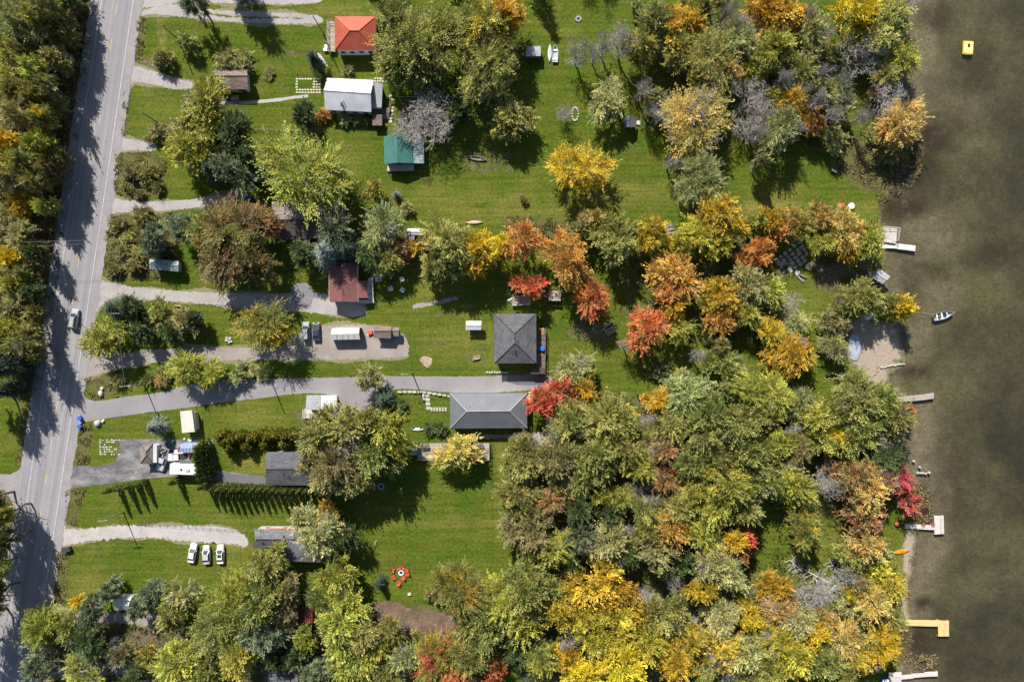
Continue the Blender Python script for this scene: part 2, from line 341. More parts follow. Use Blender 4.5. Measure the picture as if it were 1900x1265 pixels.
def grass_nodes(n, l, geo, dry_s=None):
    pos = geo.outputs['Position']
    big = noise(n, l, pos, .035, 4); mid = noise(n, l, pos, .22, 5); fine = noise(n, l, pos, 1.6, 5, .7); vf = noise(n, l, pos, 6.5, 3, .7)
    col = mix(n, l, ramp(n, l, big, .35, .65), (.046, .086, .0075), (.068, .102, .010))
    col = mix(n, l, ramp(n, l, mid, .35, .7), col, (.085, .098, .014))
    if dry_s is not None:
        col = mix(n, l, math_(n, l, 'MULTIPLY', dry_s, ramp(n, l, mid, .2, .55)), col, (.155, .142, .036))
    col = mix(n, l, math_(n, l, 'MULTIPLY', ramp(n, l, noise(n, l, pos, .075, 6, .7), .5, .66), .6), col, (.125, .128, .026))
    mp = n.new('ShaderNodeMapping'); mp.inputs['Scale'].default_value = (.05, 1.0, 1); l.new(pos, mp.inputs[0])
    st = noise(n, l, mp.outputs[0], 1.1, 3)          # mowing lines
    col = mix(n, l, .55, col, ramp(n, l, st, .3, .7, (.58, .63, .58, 1), (1.36, 1.29, 1.28, 1)), 'MULTIPLY')
    col = mix(n, l, .85, col, ramp(n, l, fine, .28, .72, (.42, .48, .44, 1), (1.58, 1.5, 1.42, 1)), 'MULTIPLY')
    col = mix(n, l, .55, col, ramp(n, l, vf, .25, .75, (.6, .62, .6, 1), (1.4, 1.35, 1.3, 1)), 'MULTIPLY')
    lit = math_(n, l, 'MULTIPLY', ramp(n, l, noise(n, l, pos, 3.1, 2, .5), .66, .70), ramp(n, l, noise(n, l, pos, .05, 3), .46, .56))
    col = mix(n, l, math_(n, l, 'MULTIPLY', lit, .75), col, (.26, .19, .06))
    return col, mid, fine, vf
def ground_mat():
    m, n, l, b = nodes_of('ground'); geo = n.new('ShaderNodeNewGeometry'); pos = geo.outputs['Position']
    def att(nm):
        a = n.new('ShaderNodeAttribute'); a.attribute_name = nm; s_ = n.new('ShaderNodeSeparateColor'); l.new(a.outputs['Color'], s_.inputs[0]); return s_.outputs
    lk, bk, tn = att('land_kind'), att('bed_kind'), att('tone')
    col, mid, fine, vf = grass_nodes(n, l, geo, tn[0])
    med = noise(n, l, pos, .7, 6, .65)
    def edge(mask, k=.9):
        return math_(n, l, 'MULTIPLY', math_(n, l, 'SUBTRACT', math_(n, l, 'ADD', mask, math_(n, l, 'MULTIPLY', math_(n, l, 'SUBTRACT', med, .5), 1.6)), .32), 2.6, True)
    def gate(mask):     # keep noise from making patches where the mask is nil
        return math_(n, l, 'MULTIPLY', edge(mask), math_(n, l, 'MULTIPLY', mask, 5.0, True))
    rcol = mix(n, l, ramp(n, l, fine, .35, .65), (.07, .08, .022), (.125, .11, .04))
    col = mix(n, l, gate(lk[1]), col, rcol)
    dcol = mix(n, l, ramp(n, l, fine, .35, .65), (.085, .065, .040), (.165, .13, .08))
    dcol = mix(n, l, ramp(n, l, mid, .45, .6), dcol, (.055, .065, .02))
    col = mix(n, l, gate(lk[0]), col, dcol)
    scol = mix(n, l, ramp(n, l, fine, .3, .7), (.34, .275, .215), (.25, .205, .16))
    col = mix(n, l, gate(lk[2]), col, scol)
    b1 = mix(n, l, ramp(n, l, noise(n, l, pos, .06, 5), .35, .65), (.062, .055, .032), (.118, .108, .058))
    b1 = mix(n, l, math_(n, l, 'MULTIPLY', bk[1], .85), b1, (.20, .165, .128))
    b1 = mix(n, l, math_(n, l, 'MULTIPLY', bk[2], ramp(n, l, noise(n, l, pos, .09, 4), .2, .6)), b1, (.030, .027, .020))
    wd = math_(n, l, 'MULTIPLY', bk[0], ramp(n, l, noise(n, l, pos, .35, 7, .75), .25, .48))
    b1 = mix(n, l, wd, b1, (.038, .026, .016))
    b1 = mix(n, l, .95, b1, ramp(n, l, noise(n, l, pos, .45, 7, .75), .25, .75, (.6, .58, .55, 1), (1.38, 1.38, 1.38, 1)), 'MULTIPLY')
    b1 = mix(n, l, .9, b1, ramp(n, l, fine, .28, .72, (.6, .58, .55, 1), (1.4, 1.42, 1.4, 1)), 'MULTIPLY')
    sp = ramp(n, l, noise(n, l, pos, .8, 8, .8), .60, .68)
    b1 = mix(n, l, math_(n, l, 'MULTIPLY', sp, .6), b1, (.03, .025, .016))
    col = mix(n, l, edge(tn[1]), col, b1)
    l.new(col, b.inputs['Base Color']); b.inputs['Roughness'].default_value = 1.0; b.inputs['Specular IOR Level'].default_value = .1
    bump(n, l, fine, b, .75, .25)
    return m
me.materials.append(ground_mat())
tag(link('ground', me), kind='structure')
def simple_grass():
    m, n, l, b = nodes_of('grass_strip'); geo = n.new('ShaderNodeNewGeometry')
    col = grass_nodes(n, l, geo)[0]; l.new(col, b.inputs['Base Color']); b.inputs['Roughness'].default_value = 1.0; return m
M_GRASS = simple_grass()

# water
def water_mat():
    m, n, l, b = nodes_of('lake_water'); geo = n.new('ShaderNodeNewGeometry')
    mp = n.new('ShaderNodeMapping'); mp.inputs['Scale'].default_value = (.9, 1.6, 1); l.new(geo.outputs['Position'], mp.inputs[0])
    w = noise(n, l, mp.outputs[0], 1.6, 6, .7)
    bp = n.new('ShaderNodeBump'); bp.inputs['Strength'].default_value = .3; bp.inputs['Distance'].default_value = .12; l.new(w, bp.inputs['Height'])
    t = n.new('ShaderNodeBsdfTransparent'); t.inputs[0].default_value = (.86, .86, .78, 1)
    g = n.new('ShaderNodeBsdfGlossy'); g.inputs['Roughness'].default_value = .08; g.inputs[0].default_value = (.9, .95, 1, 1); l.new(bp.outputs[0], g.inputs['Normal'])
    df = n.new('ShaderNodeBsdfDiffuse'); df.inputs[0].default_value = (.11, .105, .065, 1)
    f = n.new('ShaderNodeFresnel'); l.new(math_(n, l, 'SUBTRACT', 1.33, math_(n, l, 'MULTIPLY', geo.outputs['Backfacing'], .578)), f.inputs['IOR']); l.new(bp.outputs[0], f.inputs['Normal'])
    a = n.new('ShaderNodeMixShader'); a.inputs[0].default_value = .08; l.new(t.outputs[0], a.inputs[1]); l.new(df.outputs[0], a.inputs[2])
    c = n.new('ShaderNodeMixShader'); l.new(f.outputs[0], c.inputs[0]); l.new(a.outputs[0], c.inputs[1]); l.new(g.outputs[0], c.inputs[2])
    l.new(c.outputs[0], n['Material Output'].inputs[0]); return m
WZ = -.14
ys = np.linspace(-95, 95, 120)
wx = shore_x(ys) - 3.0
w = MB()
yy = [-6000] + list(ys) + [6000]; xx = [wx[0]] + list(wx) + [wx[-1]]
vs_ = []
for y, x in zip(yy, xx): vs_ += [(x, y, WZ), (6000, y, WZ)]
w.add(vs_, [(2 * i, 2 * i + 1, 2 * i + 3, 2 * i + 2) for i in range(len(yy) - 1)])
tag(w.build('lake_water', water_mat()), kind='structure')

# ------------------------------------------------------------------ sheets lying on the ground
_z = [.004]
def spline(pts, step=.7, closed=True):
    out = []; n = len(pts)
    for i in range(n if closed else n - 1):
        p0, p1, p2, p3 = (pts[(i + k) % n] if closed else pts[min(max(i + k, 0), n - 1)] for k in (-1, 0, 1, 2))
        m = max(1, int((Vector(p2) - Vector(p1)).length / step))
        for k in range(m):
            t = k / m
            out.append(tuple(.5 * ((2 * p1[a]) + (-p0[a] + p2[a]) * t + (2 * p0[a] - 5 * p1[a] + 4 * p2[a] - p3[a]) * t * t + (-p0[a] + 3 * p1[a] - 3 * p2[a] + p3[a]) * t ** 3) for a in (0, 1)))
    if not closed: out.append(tuple(pts[-1][:2]))
    return out
M_EDGE = None
def sheet(name, px, m, jit=.12, kind='structure', label=None, cat=None, smooth=True, z=None):
    pts = [tuple(P(a, b))[:2] for a, b in px]
    if smooth: pts = spline(pts, .4)
    if M_EDGE is not None and name == 'driveway' and m in SOFT:
        n_ = len(pts); sg = 1 if sum(pts[i][0] * pts[(i + 1) % n_][1] - pts[(i + 1) % n_][0] * pts[i][1] for i in range(n_)) > 0 else -1; e_ = []
        for i in range(n_):
            tx, ty = pts[(i + 2) % n_][0] - pts[i - 2][0], pts[(i + 2) % n_][1] - pts[i - 2][1]; L_ = math.hypot(tx, ty) or 1; o_ = .45 + .3 * math.sin(i * .21) + .25 * math.sin(i * .077 + 2) + random.gauss(0, .12)
            e_.append((pts[i][0] + sg * ty / L_ * o_, pts[i][1] - sg * tx / L_ * o_))
        v3 = [Vector((x, y, _z[0] + .001)) for x, y in e_]; b = MB(); fs = []
        for t in tessellate_polygon([v3]):
            a, c, d = (v3[i] for i in t); fs.append(t if (c - a).cross(d - a).z > 0 else (t[0], t[2], t[1]))
        b.add(v3, fs); tag(b.build('worn_verge', M_EDGE), kind=kind); _z[0] += .001
    pts = [(x + random.gauss(0, jit), y + random.gauss(0, jit)) for x, y in pts]
    if z is None: _z[0] += .002; z = _z[0]
    v3 = [Vector((x, y, z)) for x, y in pts]
    b = MB(); fs = []
    for t in tessellate_polygon([v3]):
        a, c, d = (v3[i] for i in t)
        fs.append(t if (c - a).cross(d - a).z > 0 else (t[0], t[2], t[1]))
    b.add(v3, fs); return tag(b.build(name, m), label, cat, kind=kind)

def gravel_mat(name, c, c2, tuft=.0):
    m, n, l, b = nodes_of(name); geo = n.new('ShaderNodeNewGeometry'); pos = geo.outputs['Position']
    big = noise(n, l, pos, .25, 6, .65); fine = noise(n, l, pos, 3.2, 5, .8); vf = noise(n, l, pos, 11, 2)
    col = mix(n, l, ramp(n, l, big, .38, .66), c, c2)
    col = mix(n, l, .8, col, ramp(n, l, fine, .28, .72, (.72, .7, .68, 1), (1.25, 1.25, 1.25, 1)), 'MULTIPLY')
    col = mix(n, l, .5, col, ramp(n, l, vf, .3, .7, (.65, .65, .65, 1), (1.3, 1.3, 1.3, 1)), 'MULTIPLY')
    if tuft: col = mix(n, l, ramp(n, l, noise(n, l, pos, .9, 6, .7), .62, .7), col, (.14, .14, .05))
    l.new(col, b.inputs['Base Color']); b.inputs['Roughness'].default_value = .95; bump(n, l, fine, b, .5, .08); return m
def asphalt_mat(name, c, c2, crack=True, road=False, stain=False):
    m, n, l, b = nodes_of(name); geo = n.new('ShaderNodeNewGeometry'); pos = geo.outputs['Position']
    tc = n.new('ShaderNodeTexCoord')
    big = noise(n, l, pos, .12, 6, .6); fine = noise(n, l, pos, 4.5, 4, .8)
    col = mix(n, l, ramp(n, l, big, .35, .68), c, c2)
    if stain:
        mp = n.new('ShaderNodeMapping'); mp.inputs['Scale'].default_value = (.25, .5, 1); l.new(pos, mp.inputs[0])
        col = mix(n, l, ramp(n, l, noise(n, l, mp.outputs[0], .9, 8, .68), .42, .62), c, c2)
        col = mix(n, l, ramp(n, l, noise(n, l, pos, .5, 6, .7), .62, .72), col, (.38, .36, .35))
    else:
        col = mix(n, l, ramp(n, l, noise(n, l, pos, .55, 7, .7), .58, .74), col, tuple(x * .68 for x in c))
    if road:            # tyre-worn bands run along the road
        mp = n.new('ShaderNodeMapping'); mp.inputs['Scale'].default_value = (.9, .008, 1); l.new(tc.outputs['Object'], mp.inputs[0])
        band = noise(n, l, mp.outputs[0], 1.0, 4, .6)
        col = mix(n, l, .75, col, ramp(n, l, band, .32, .68, (.72, .72, .74, 1), (1.22, 1.21, 1.2, 1)), 'MULTIPLY')
    if crack:
        vo = n.new('ShaderNodeTexVoronoi'); vo.feature = 'DISTANCE_TO_EDGE'; vo.inputs['Scale'].default_value = .16
        wv = n.new('ShaderNodeVectorMath'); wv.operation = 'ADD'
        ns = n.new('ShaderNodeTexNoise'); ns.inputs['Scale'].default_value = .5; l.new(pos, ns.inputs['Vector'])
        l.new(pos, wv.inputs[0]); l.new(ns.outputs['Color'], wv.inputs[1]); l.new(wv.outputs[0], vo.inputs['Vector'])
        col = mix(n, l, ramp(n, l, vo.outputs['Distance'], .003, .012, (.55, .55, .55, 1), (0, 0, 0, 1)), col, tuple(x * .45 for x in c))
    col = mix(n, l, .6, col, ramp(n, l, fine, .28, .72, (.75, .75, .75, 1), (1.22, 1.22, 1.22, 1)), 'MULTIPLY')
    l.new(col, b.inputs['Base Color']); b.inputs['Roughness'].default_value = .9; bump(n, l, fine, b, .3, .03); return m
M_GRAVEL = gravel_mat('pale_gravel', (.32, .297, .295), (.255, .235, .228), 1)
M_GRAVEL2 = gravel_mat('tan_gravel', (.265, .235, .215), (.21, .183, .163), 1)
M_GRAVELW = gravel_mat('white_gravel', (.38, .355, .35), (.30, .28, .27), 1)
M_ROAD = asphalt_mat('worn_road_asphalt', (.222, .212, .224), (.195, .186, .196), False, True)
M_SHOULDER = gravel_mat('shoulder_gravel', (.245, .23, .235), (.205, .19, .192))
M_DRIVE = asphalt_mat('pale_driveway_asphalt', (.225, .21, .218), (.18, .168, .171), False)
M_LOT = asphalt_mat('stained_lot_asphalt', (.085, .079, .087), (.21, .20, .205), False, stain=True)
M_DARKASPH_SHADOW = asphalt_mat('dark_asphalt_and_shadow', (.085, .085, .10), (.12, .115, .125), False)  # new path asphalt, also the colour of the painted house shadow
M_DIRT = mk('bare_earth', (.22, .165, .11), (.13, .095, .06), .5, 1.0, bmp=.6, bdist=.1)

M_EDGE = gravel_mat('worn_edge', (.15, .145, .065), (.20, .17, .11), 1); SOFT = (M_GRAVEL, M_GRAVEL2, M_GRAVELW)

# ------------------------------------------------------------------ road, side road, driveways
pa, pb = P(217, 10), P(57, 1080)
rd_dir = (pa - pb).normalized(); rd_ang = math.atan2(rd_dir.y, rd_dir.x) - math.pi / 2
rd_o = P(57 + 160 * .5, 10 + 1070 * .5)
def strip(name, x0, x1, y0, y1, z, m, parent=None, jl=0, jr=0):
    b = MB(); ys = np.arange(y0, y1 + .1, 1.0 if (jl or jr) else (y1 - y0)); vs = []
    for y in ys: vs += [(x0 + random.gauss(0, jl), y, z), (x1 + random.gauss(0, jr), y, z)]
    b.add(vs, [(2 * i, 2 * i + 1, 2 * i + 3, 2 * i + 2) for i in range(len(ys) - 1)])
    o = b.build(name, m, parent)
    if parent is None: o.location = (rd_o.x, rd_o.y, 0); o.rotation_euler = (0, 0, rd_ang)
    return o
road = tag(strip('road', -5.75, 4.15, -330, 330, .075, M_ROAD), kind='structure')
shoulder = tag(strip('road_shoulder', -6.5, 6.1, -330, 330, .062, M_SHOULDER, None, .12, .16), kind='structure')
M_YEL = mk('yellow_road_paint', (.55, .38, .10), (.42, .30, .11), 2.0, .8)
M_WHT = mk('worn_white_road_paint', (.50, .49, .48), (.33, .32, .33), .9, .8)
for k in range(-2, 20):
    py = 17 + 67.1 * k; px = 217 - .1495 * (py - 10)
    d = P(px, py) - rd_o; y = d.x * rd_dir.x + d.y * rd_dir.y
    strip('lane_dash', -.07, .07, y - 1.5, y + 1.5, .080, M_YEL, road)
strip('edge_line', 3.72, 3.84, -330, 330, .080, M_WHT, road); strip('edge_line', -3.84, -3.72, -330, 330, .080, M_WHT, road)
sheet('side_road', [(-60, 882), (0, 880), (28, 876), (42, 862), (50, 838), (66, 830), (60, 960), (30, 962), (22, 930), (0, 908), (-60, 904)], M_SHOULDER, .1, z=.068)
sheet('driveway', [(248, 60), (262, 26), (300, 8), (330, 8), (400, 19), (480, 22), (560, 26), (592, 30), (594, 42), (540, 44), (480, 43), (400, 38), (330, 31), (275, 27), (258, 40), (246, 70)], M_GRAVEL)
sheet('grass_strip', [(345, 22), (420, 29), (500, 32), (560, 34), (500, 35), (420, 32)], M_GRASS, .18)
sheet('driveway', [(262, -8), (330, -12), (470, -12), (585, -8), (590, 6), (520, 8), (400, 6), (330, 6), (262, 14)], M_GRAVEL)
sheet('driveway', [(238, 112), (246, 121), (290, 134), (330, 146), (355, 153), (353, 163), (320, 165), (280, 156), (250, 152), (236, 165)], M_GRAVEL)
sheet('driveway', [(216, 245), (226, 254), (250, 260), (288, 268), (286, 279), (250, 279), (224, 282), (212, 290)], M_GRAVEL)
sheet('driveway', [(200, 352), (213, 366), (238, 373), (280, 374), (340, 372), (400, 364), (442, 358), (442, 373), (400, 381), (340, 388), (290, 392), (240, 394), (206, 397), (194, 410)], M_GRAVEL)
sheet('driveway', [(165, 505), (178, 508), (194, 522), (230, 529), (250, 533), (300, 537), (350, 541), (450, 544), (540, 545), (580, 546), (612, 547), (614, 560), (672, 563), (674, 584), (630, 585), (560, 578), (470, 572), (400, 565), (330, 560), (250, 556), (212, 553), (190, 566), (172, 588), (160, 590)], M_GRAVEL)
sheet('driveway', [(152, 640), (170, 657), (205, 656), (240, 655), (300, 648), (400, 645), (470, 645), (520, 642), (556, 622), (600, 605), (690, 604), (742, 618), (757, 636), (757, 655), (742, 663), (600, 667), (450, 668), (350, 669), (290, 672), (212, 686), (172, 698), (150, 706), (142, 716)], M_GRAVEL2)
sheet('driveway', [(143, 720), (160, 738), (186, 743), (240, 735), (300, 727), (360, 712), (420, 705), (520, 702), (620, 700), (720, 698), (800, 698), (900, 698), (1012, 695), (1012, 718), (900, 729), (835, 728), (780, 723), (740, 722), (702, 730), (693, 756), (640, 766), (622, 735), (560, 730), (470, 740), (400, 748), (340, 757), (260, 767), (190, 777), (160, 782), (134, 786)], M_DRIVE, .05)
sheet('painted_house_shadow', [(942, 695), (1011, 695), (1011, 715), (960, 714), (940, 708)], M_DARKASPH_SHADOW, .02, smooth=False)  # square house's cast shadow painted as a dark sheet on the driveway
sheet('driveway', [(112, 874), (138, 862), (180, 866), (214, 856), (222, 842), (222, 815), (300, 814), (396, 816), (400, 872), (490, 884), (490, 906), (420, 894), (330, 883), (270, 888), (190, 899), (108, 909)], M_LOT, .05, smooth=False)
sheet('path', [(396, 876), (440, 880), (493, 885), (493, 907), (450, 900), (396, 889)], M_DARKASPH_SHADOW, .04, smooth=False)
sheet('driveway', [(108, 962), (122, 979), (150, 981), (200, 977), (270, 975), (350, 976), (410, 978), (440, 985), (460, 1000), (455, 1013), (430, 1008), (340, 1003), (300, 998), (240, 998), (180, 1002), (130, 1009), (112, 1016), (100, 1030)], M_GRAVELW, .2)
sheet('driveway', [(80, 1108), (100, 1124), (150, 1132), (200, 1137), (280, 1138), (310, 1150), (308, 1170), (285, 1170), (270, 1158), (200, 1155), (120, 1152), (74, 1150)], M_GRAVEL2, .2)
sheet('driveway', [(60, 1236), (120, 1236), (200, 1232), (310, 1232), (310, 1248), (200, 1250), (60, 1256)], M_GRAVEL2, .2)
sheet('path', [(390, 180), (415, 188), (440, 189), (480, 186), (520, 182), (548, 178), (572, 176), (572, 181), (545, 184), (520, 188), (480, 192), (440, 195), (412, 194), (388, 186)], mk('concrete', (.36, .34, .32), (.29, .275, .26), .8, .9), .03)
M_CONC = _mats['concrete']
sheet('path', [(878, 808), (930, 806), (985, 804), (1022, 806), (1022, 818), (985, 816), (930, 812), (878, 814)], M_GRAVEL2, .12)
sheet('gravel_pad', [(985, 804), (1030, 803), (1034, 822), (990, 822)], M_GRAVEL, .15)
sheet('track', [(768, 566), (800, 560), (840, 552), (850, 556), (802, 566), (770, 572)], M_GRAVEL2, .2)
sheet('bare_earth', [(704, 1116), (735, 1118), (765, 1132), (800, 1138), (850, 1140), (872, 1154), (860, 1170), (800, 1176), (740, 1184), (694, 1172), (680, 1146)], mk('turned_earth', (.17, .115, .08), (.09, .06, .045), .45, 1.0, bmp=1.0, bdist=.25, fine=4), .3)
sheet('ash_patch', [(781, 665), (790, 660), (798, 662), (801, 671), (796, 679), (787, 679), (781, 673)], mk('wood_ash', (.40, .31, .25), (.20, .16, .10), 1.6, 1.0, island=0), .15)
sheet('fire_scar', [(540, 535), (560, 525), (578, 532), (581, 552), (570, 572), (548, 570)], mk('crushed_slate', (.15, .145, .155), (.20, .195, .20), 1.2, 1.0), .15)

# ------------------------------------------------------------------ houses
M_WHITEW = mk('white_siding', (.72, .71, .69), (.64, .63, .61), .8, .7)
M_GREYW = mk('grey_siding', (.42, .42, .43), (.36, .36, .37), .8, .7)
M_BROWNW = mk('brown_boards', (.17, .12, .085), (.12, .085, .06), 1.2, .85)
M_CREAMW = mk('cream_siding', (.58, .53, .44), (.50, .46, .38), .8, .75)
M_WOOD = mk('weathered_boards', (.33, .285, .245), (.25, .215, .185), 1.6, .85, island=.25)
M_WOODP = mk('pale_boards', (.50, .46, .42), (.42, .385, .35), 1.6, .85, island=.2)
M_WOODD = mk('dark_boards', (.15, .12, .10), (.10, .08, .07), 1.6, .85, island=.3)
M_WOODO = mk('new_cedar_boards', (.42, .25, .12), (.34, .19, .09), 1.6, .8, island=.2)
M_FRAME = paint('white_trim', (.74, .74, .73), .5)
M_GLASS = paint('window_glass', (.03, .04, .045), .08)
M_BLACK = mk('black_plastic', (.03, .03, .032), (.022, .022, .024), 2, .5)
M_RUB = mk('rubber', (.02, .02, .02), (.015, .015, .015), 2, .9)
M_STEEL = paint('galvanised_steel', (.5, .5, .52), .35, .6)
def metal_roof(name, c, c2=None): return mk(name, c, c2 or tuple(x * .80 for x in c), .45, .58, bmp=0, spec=.3, fine=14)
M_R_RED = metal_roof('red_orange_metal', (.44, .095, .055)); M_R_WHITE = metal_roof('white_metal', (.60, .60, .63))
M_R_GREEN = metal_roof('green_metal', (.04, .155, .125)); M_R_RUST = metal_roof('red_brown_metal', (.19, .075, .065), (.155, .068, .06))
M_R_GREY = metal_roof('grey_steel_tile', (.135, .14, .158)); M_R_TEAL = metal_roof('faded_teal_metal', (.26, .33, .33), (.17, .225, .23))
M_R_LGREY = metal_roof('light_grey_metal', (.34, .35, .37)); M_R_DARK = metal_roof('dark_grey_metal', (.06, .062, .068))
M_S_GREY = shingle('grey_shingles', (.088, .088, .095)); M_S_BLACK = shingle('black_shingles', (.075, .077, .088)); M_S_BROWN = shingle('brown_shingles', (.155, .115, .10))
M_S_DBROWN = shingle('dark_brown_shingles', (.085, .068, .062)); M_S_TAUPE = shingle('taupe_shingles', (.17, .145, .13))
M_S_SLATE = shingle('slate_shingles', (.11, .108, .122))

def uv_planar(o, u, v):
    me = o.data; lay = me.uv_layers.new(name='UVMap')
    for lp in me.loops:
        c = me.vertices[lp.vertex_index].co; lay.data[lp.index].uv = (c.dot(u), c.dot(v))
def roof_slope(root, poly, m, origin, ribs=0.0, name='roof_slope', rib_dir=None, t=.14, rw=.06, rh=.045):
    """one plane of a roof; poly starts with its eave edge"""
    pts = [Vector(p) for p in poly]
    e = (pts[1] - pts[0]).normalized()
    nor = (pts[1] - pts[0]).cross(pts[2] - pts[0]).normalized()
    if nor.z < 0: nor = -nor
    up = nor.cross(e); 
    if up.dot(pts[2] - pts[0]) < 0: up = -up
    b = MB().slab(pts, t); o = b.build(name, m, root, origin=origin); uv_planar(o, e, up)
    if ribs:
        d, q = (up, e) if rib_dir is None else (e, up)
        us = [(p - pts[0]).dot(q) for p in pts]; rb = MB(); u = min(us) + ribs * .5
        while u < max(us):
            hits = []
            for i in range(len(pts)):
                a, c = pts[i], pts[(i + 1) % len(pts)]; ua, uc = us[i], us[(i + 1) % len(pts)]
                if (ua - u) * (uc - u) < 0:
                    k = (u - ua) / (uc - ua); hits.append(a + (c - a) * k)
            if len(hits) == 2:
                h0, h1 = hits; w_ = q * rw * .5
                rb.slab([h0 - w_ + nor * rh, h0 + w_ + nor * rh, h1 + w_ + nor * rh, h1 - w_ + nor * rh], rh + .02)
            u += ribs
        r = rb.build('roof_ribs', m, o, origin=origin); r['kind'] = 'stuff'
    return o
def ridge_cap(root, segs, m, origin, r=.10, name='ridge_cap'):
    for p, q in segs: MB().tube(Vector(p) + Vector((0, 0, .02)), Vector(q) + Vector((0, 0, .02)), r, r, 6).build(name, m, root, origin=origin)
def add_windows(root, a, b, z, origin, n, w=1.1, h=1.0, m=None):
    """n framed windows along the wall from a to b"""
    a = Vector(a); b = Vector(b); d = b - a; L = d.length; d.normalize(); out = Vector((d.y, -d.x, 0))
    ang = math.atan2(d.y, d.x)
    for i in range(n):
        c = a + d * (L * (i + .5) / n) + out * .02
        f = MB().box(c.x, c.y, z, w + .2, .1, h + .2, ang).build('window', M_FRAME, root, origin=origin)
        c2 = c + out * .035
        MB().box(c2.x, c2.y, z, w, .06, h, ang).build('pane', M_GLASS, f, origin=origin)
def house(name, label, cat, eaves, ze, ridge, zr, kind, roof, wall, ribs=0.0, inset=.4, caps=True, wins=2, door=True, vertical=False, group=None, cap_m=None, fascia=None, rib_dir=None, roof2=None, south_dir=None):
    """eaves: TL TR BR BL as photographed; ridge: its two ends (left,right) or (top,bottom) when vertical"""
    TL, TR, BR, BL = (P(a, b, ze) for a, b in eaves); A, B = (P(a, b, zr) for a, b in ridge)
    o3 = (TL + TR + BR + BL) / 4; o3.z = 0
    root = thing(name, label, cat, o3, 0, group)
    sl = [[BL, TL, A, B], [TR, BR, B, A]] if vertical else [[TL, TR, B, A], [BR, BL, A, B]]
    ends = [[TL, TR, A], [BR, BL, B]] if vertical else [[BL, TL, A], [TR, BR, B]]
    if kind == 'pyramid': pass
    for i, s_ in enumerate(sl): roof_slope(root, s_, (roof2 if roof2 and i else roof), o3, ribs, rib_dir=True if (south_dir and i) else rib_dir)
    cen = (TL + TR + BR + BL) / 4
    def ins(p): 
        d = cen - p; d.z = 0; return p + d.normalized() * inset * 1.4
    w = [ins(p) for p in (TL, TR, BR, BL)]
    walls = [(w[0], w[1]), (w[1], w[2]), (w[2], w[3]), (w[3], w[0])]
    body = MB()
    if kind == 'hip':
        for s_ in ends: roof_slope(root, s_, roof, o3, ribs, rib_dir=rib_dir)
        body.prism([(p.x, p.y) for p in w], 0, ze - .02)
    else:
        body.prism([(p.x, p.y) for p in w], 0, ze - .02)
        for e0, e1, ap in ends:
            q0, q1 = ins(e0), ins(e1); mid = (q0 + q1) / 2; a_ = Vector((mid.x, mid.y, zr - .22)); a_.x, a_.y = ap.x, ap.y
            d = cen - a_; d.z = 0; a_ = a_ + d.normalized() * inset
            q0.z = q1.z = ze - .01
            MB().slab([q0, q1, a_], .12).build('gable', wall, root, origin=o3)
    body.build('wall', wall, root, origin=o3)
    if caps:
        segs = [(A, B)]
        if kind == 'hip': segs += ([(TL, A), (TR, A), (BL, B), (BR, B)] if vertical else [(TL, A), (BL, A), (TR, B), (BR, B)])
        ridge_cap(root, segs, cap_m or roof, o3)
    if fascia is not None:
        f = MB()
        for p, q in ((TL, TR), (TR, BR), (BR, BL), (BL, TL)):
            dz = Vector((0, 0, -.17)); f.tube(p + dz, q + dz, .1, .1, 4)
        f.build('gutter', fascia, root, origin=o3)
    if wins and ze > 2:
        for (a, b), k in zip(walls, (wins, 1, wins, 1)): add_windows(root, b, a, min(ze * .58, 1.75) if ze < 4 else ze * .6, o3, k)
    if door:
        a, b = walls[2]; d = (b - a).normalized(); c = a + d * 1.3 + Vector((d.y, -d.x, 0)) * -.02; out = Vector((-d.y, d.x, 0))
        c = a + d * 1.1 + (c - a - d * 1.3)
        dd = MB().box(c.x, c.y, 1.03, .95, .12, 2.04, math.atan2(d.y, d.x)).build('door', paint('door_paint', (.16, .06, .05), .5), root, origin=o3)
        MB().box(c.x + d.x * .35, c.y + d.y * .35, 1.0, .1, .2, .05, math.atan2(d.y, d.x)).build('handle', M_STEEL, dd, origin=o3)
    return root, o3, (TL, TR, BR, BL, A, B)
def on_roof(root, o3, name, px, py, z, sx, sy, sz, m, rz=0):
    p = P(px, py, z); return MB().box(p.x, p.y, z, sx, sy, sz, rz).build(name, m, root, origin=o3)
def vent_pipe(root, o3, px, py, z, h=.6, r=.1, m=None):
    p = P(px, py, z); return MB().tube((p.x, p.y, z - .3), (p.x, p.y, z + h), r, r, 8).build('vent_pipe', m or M_BLACK, root, origin=o3)

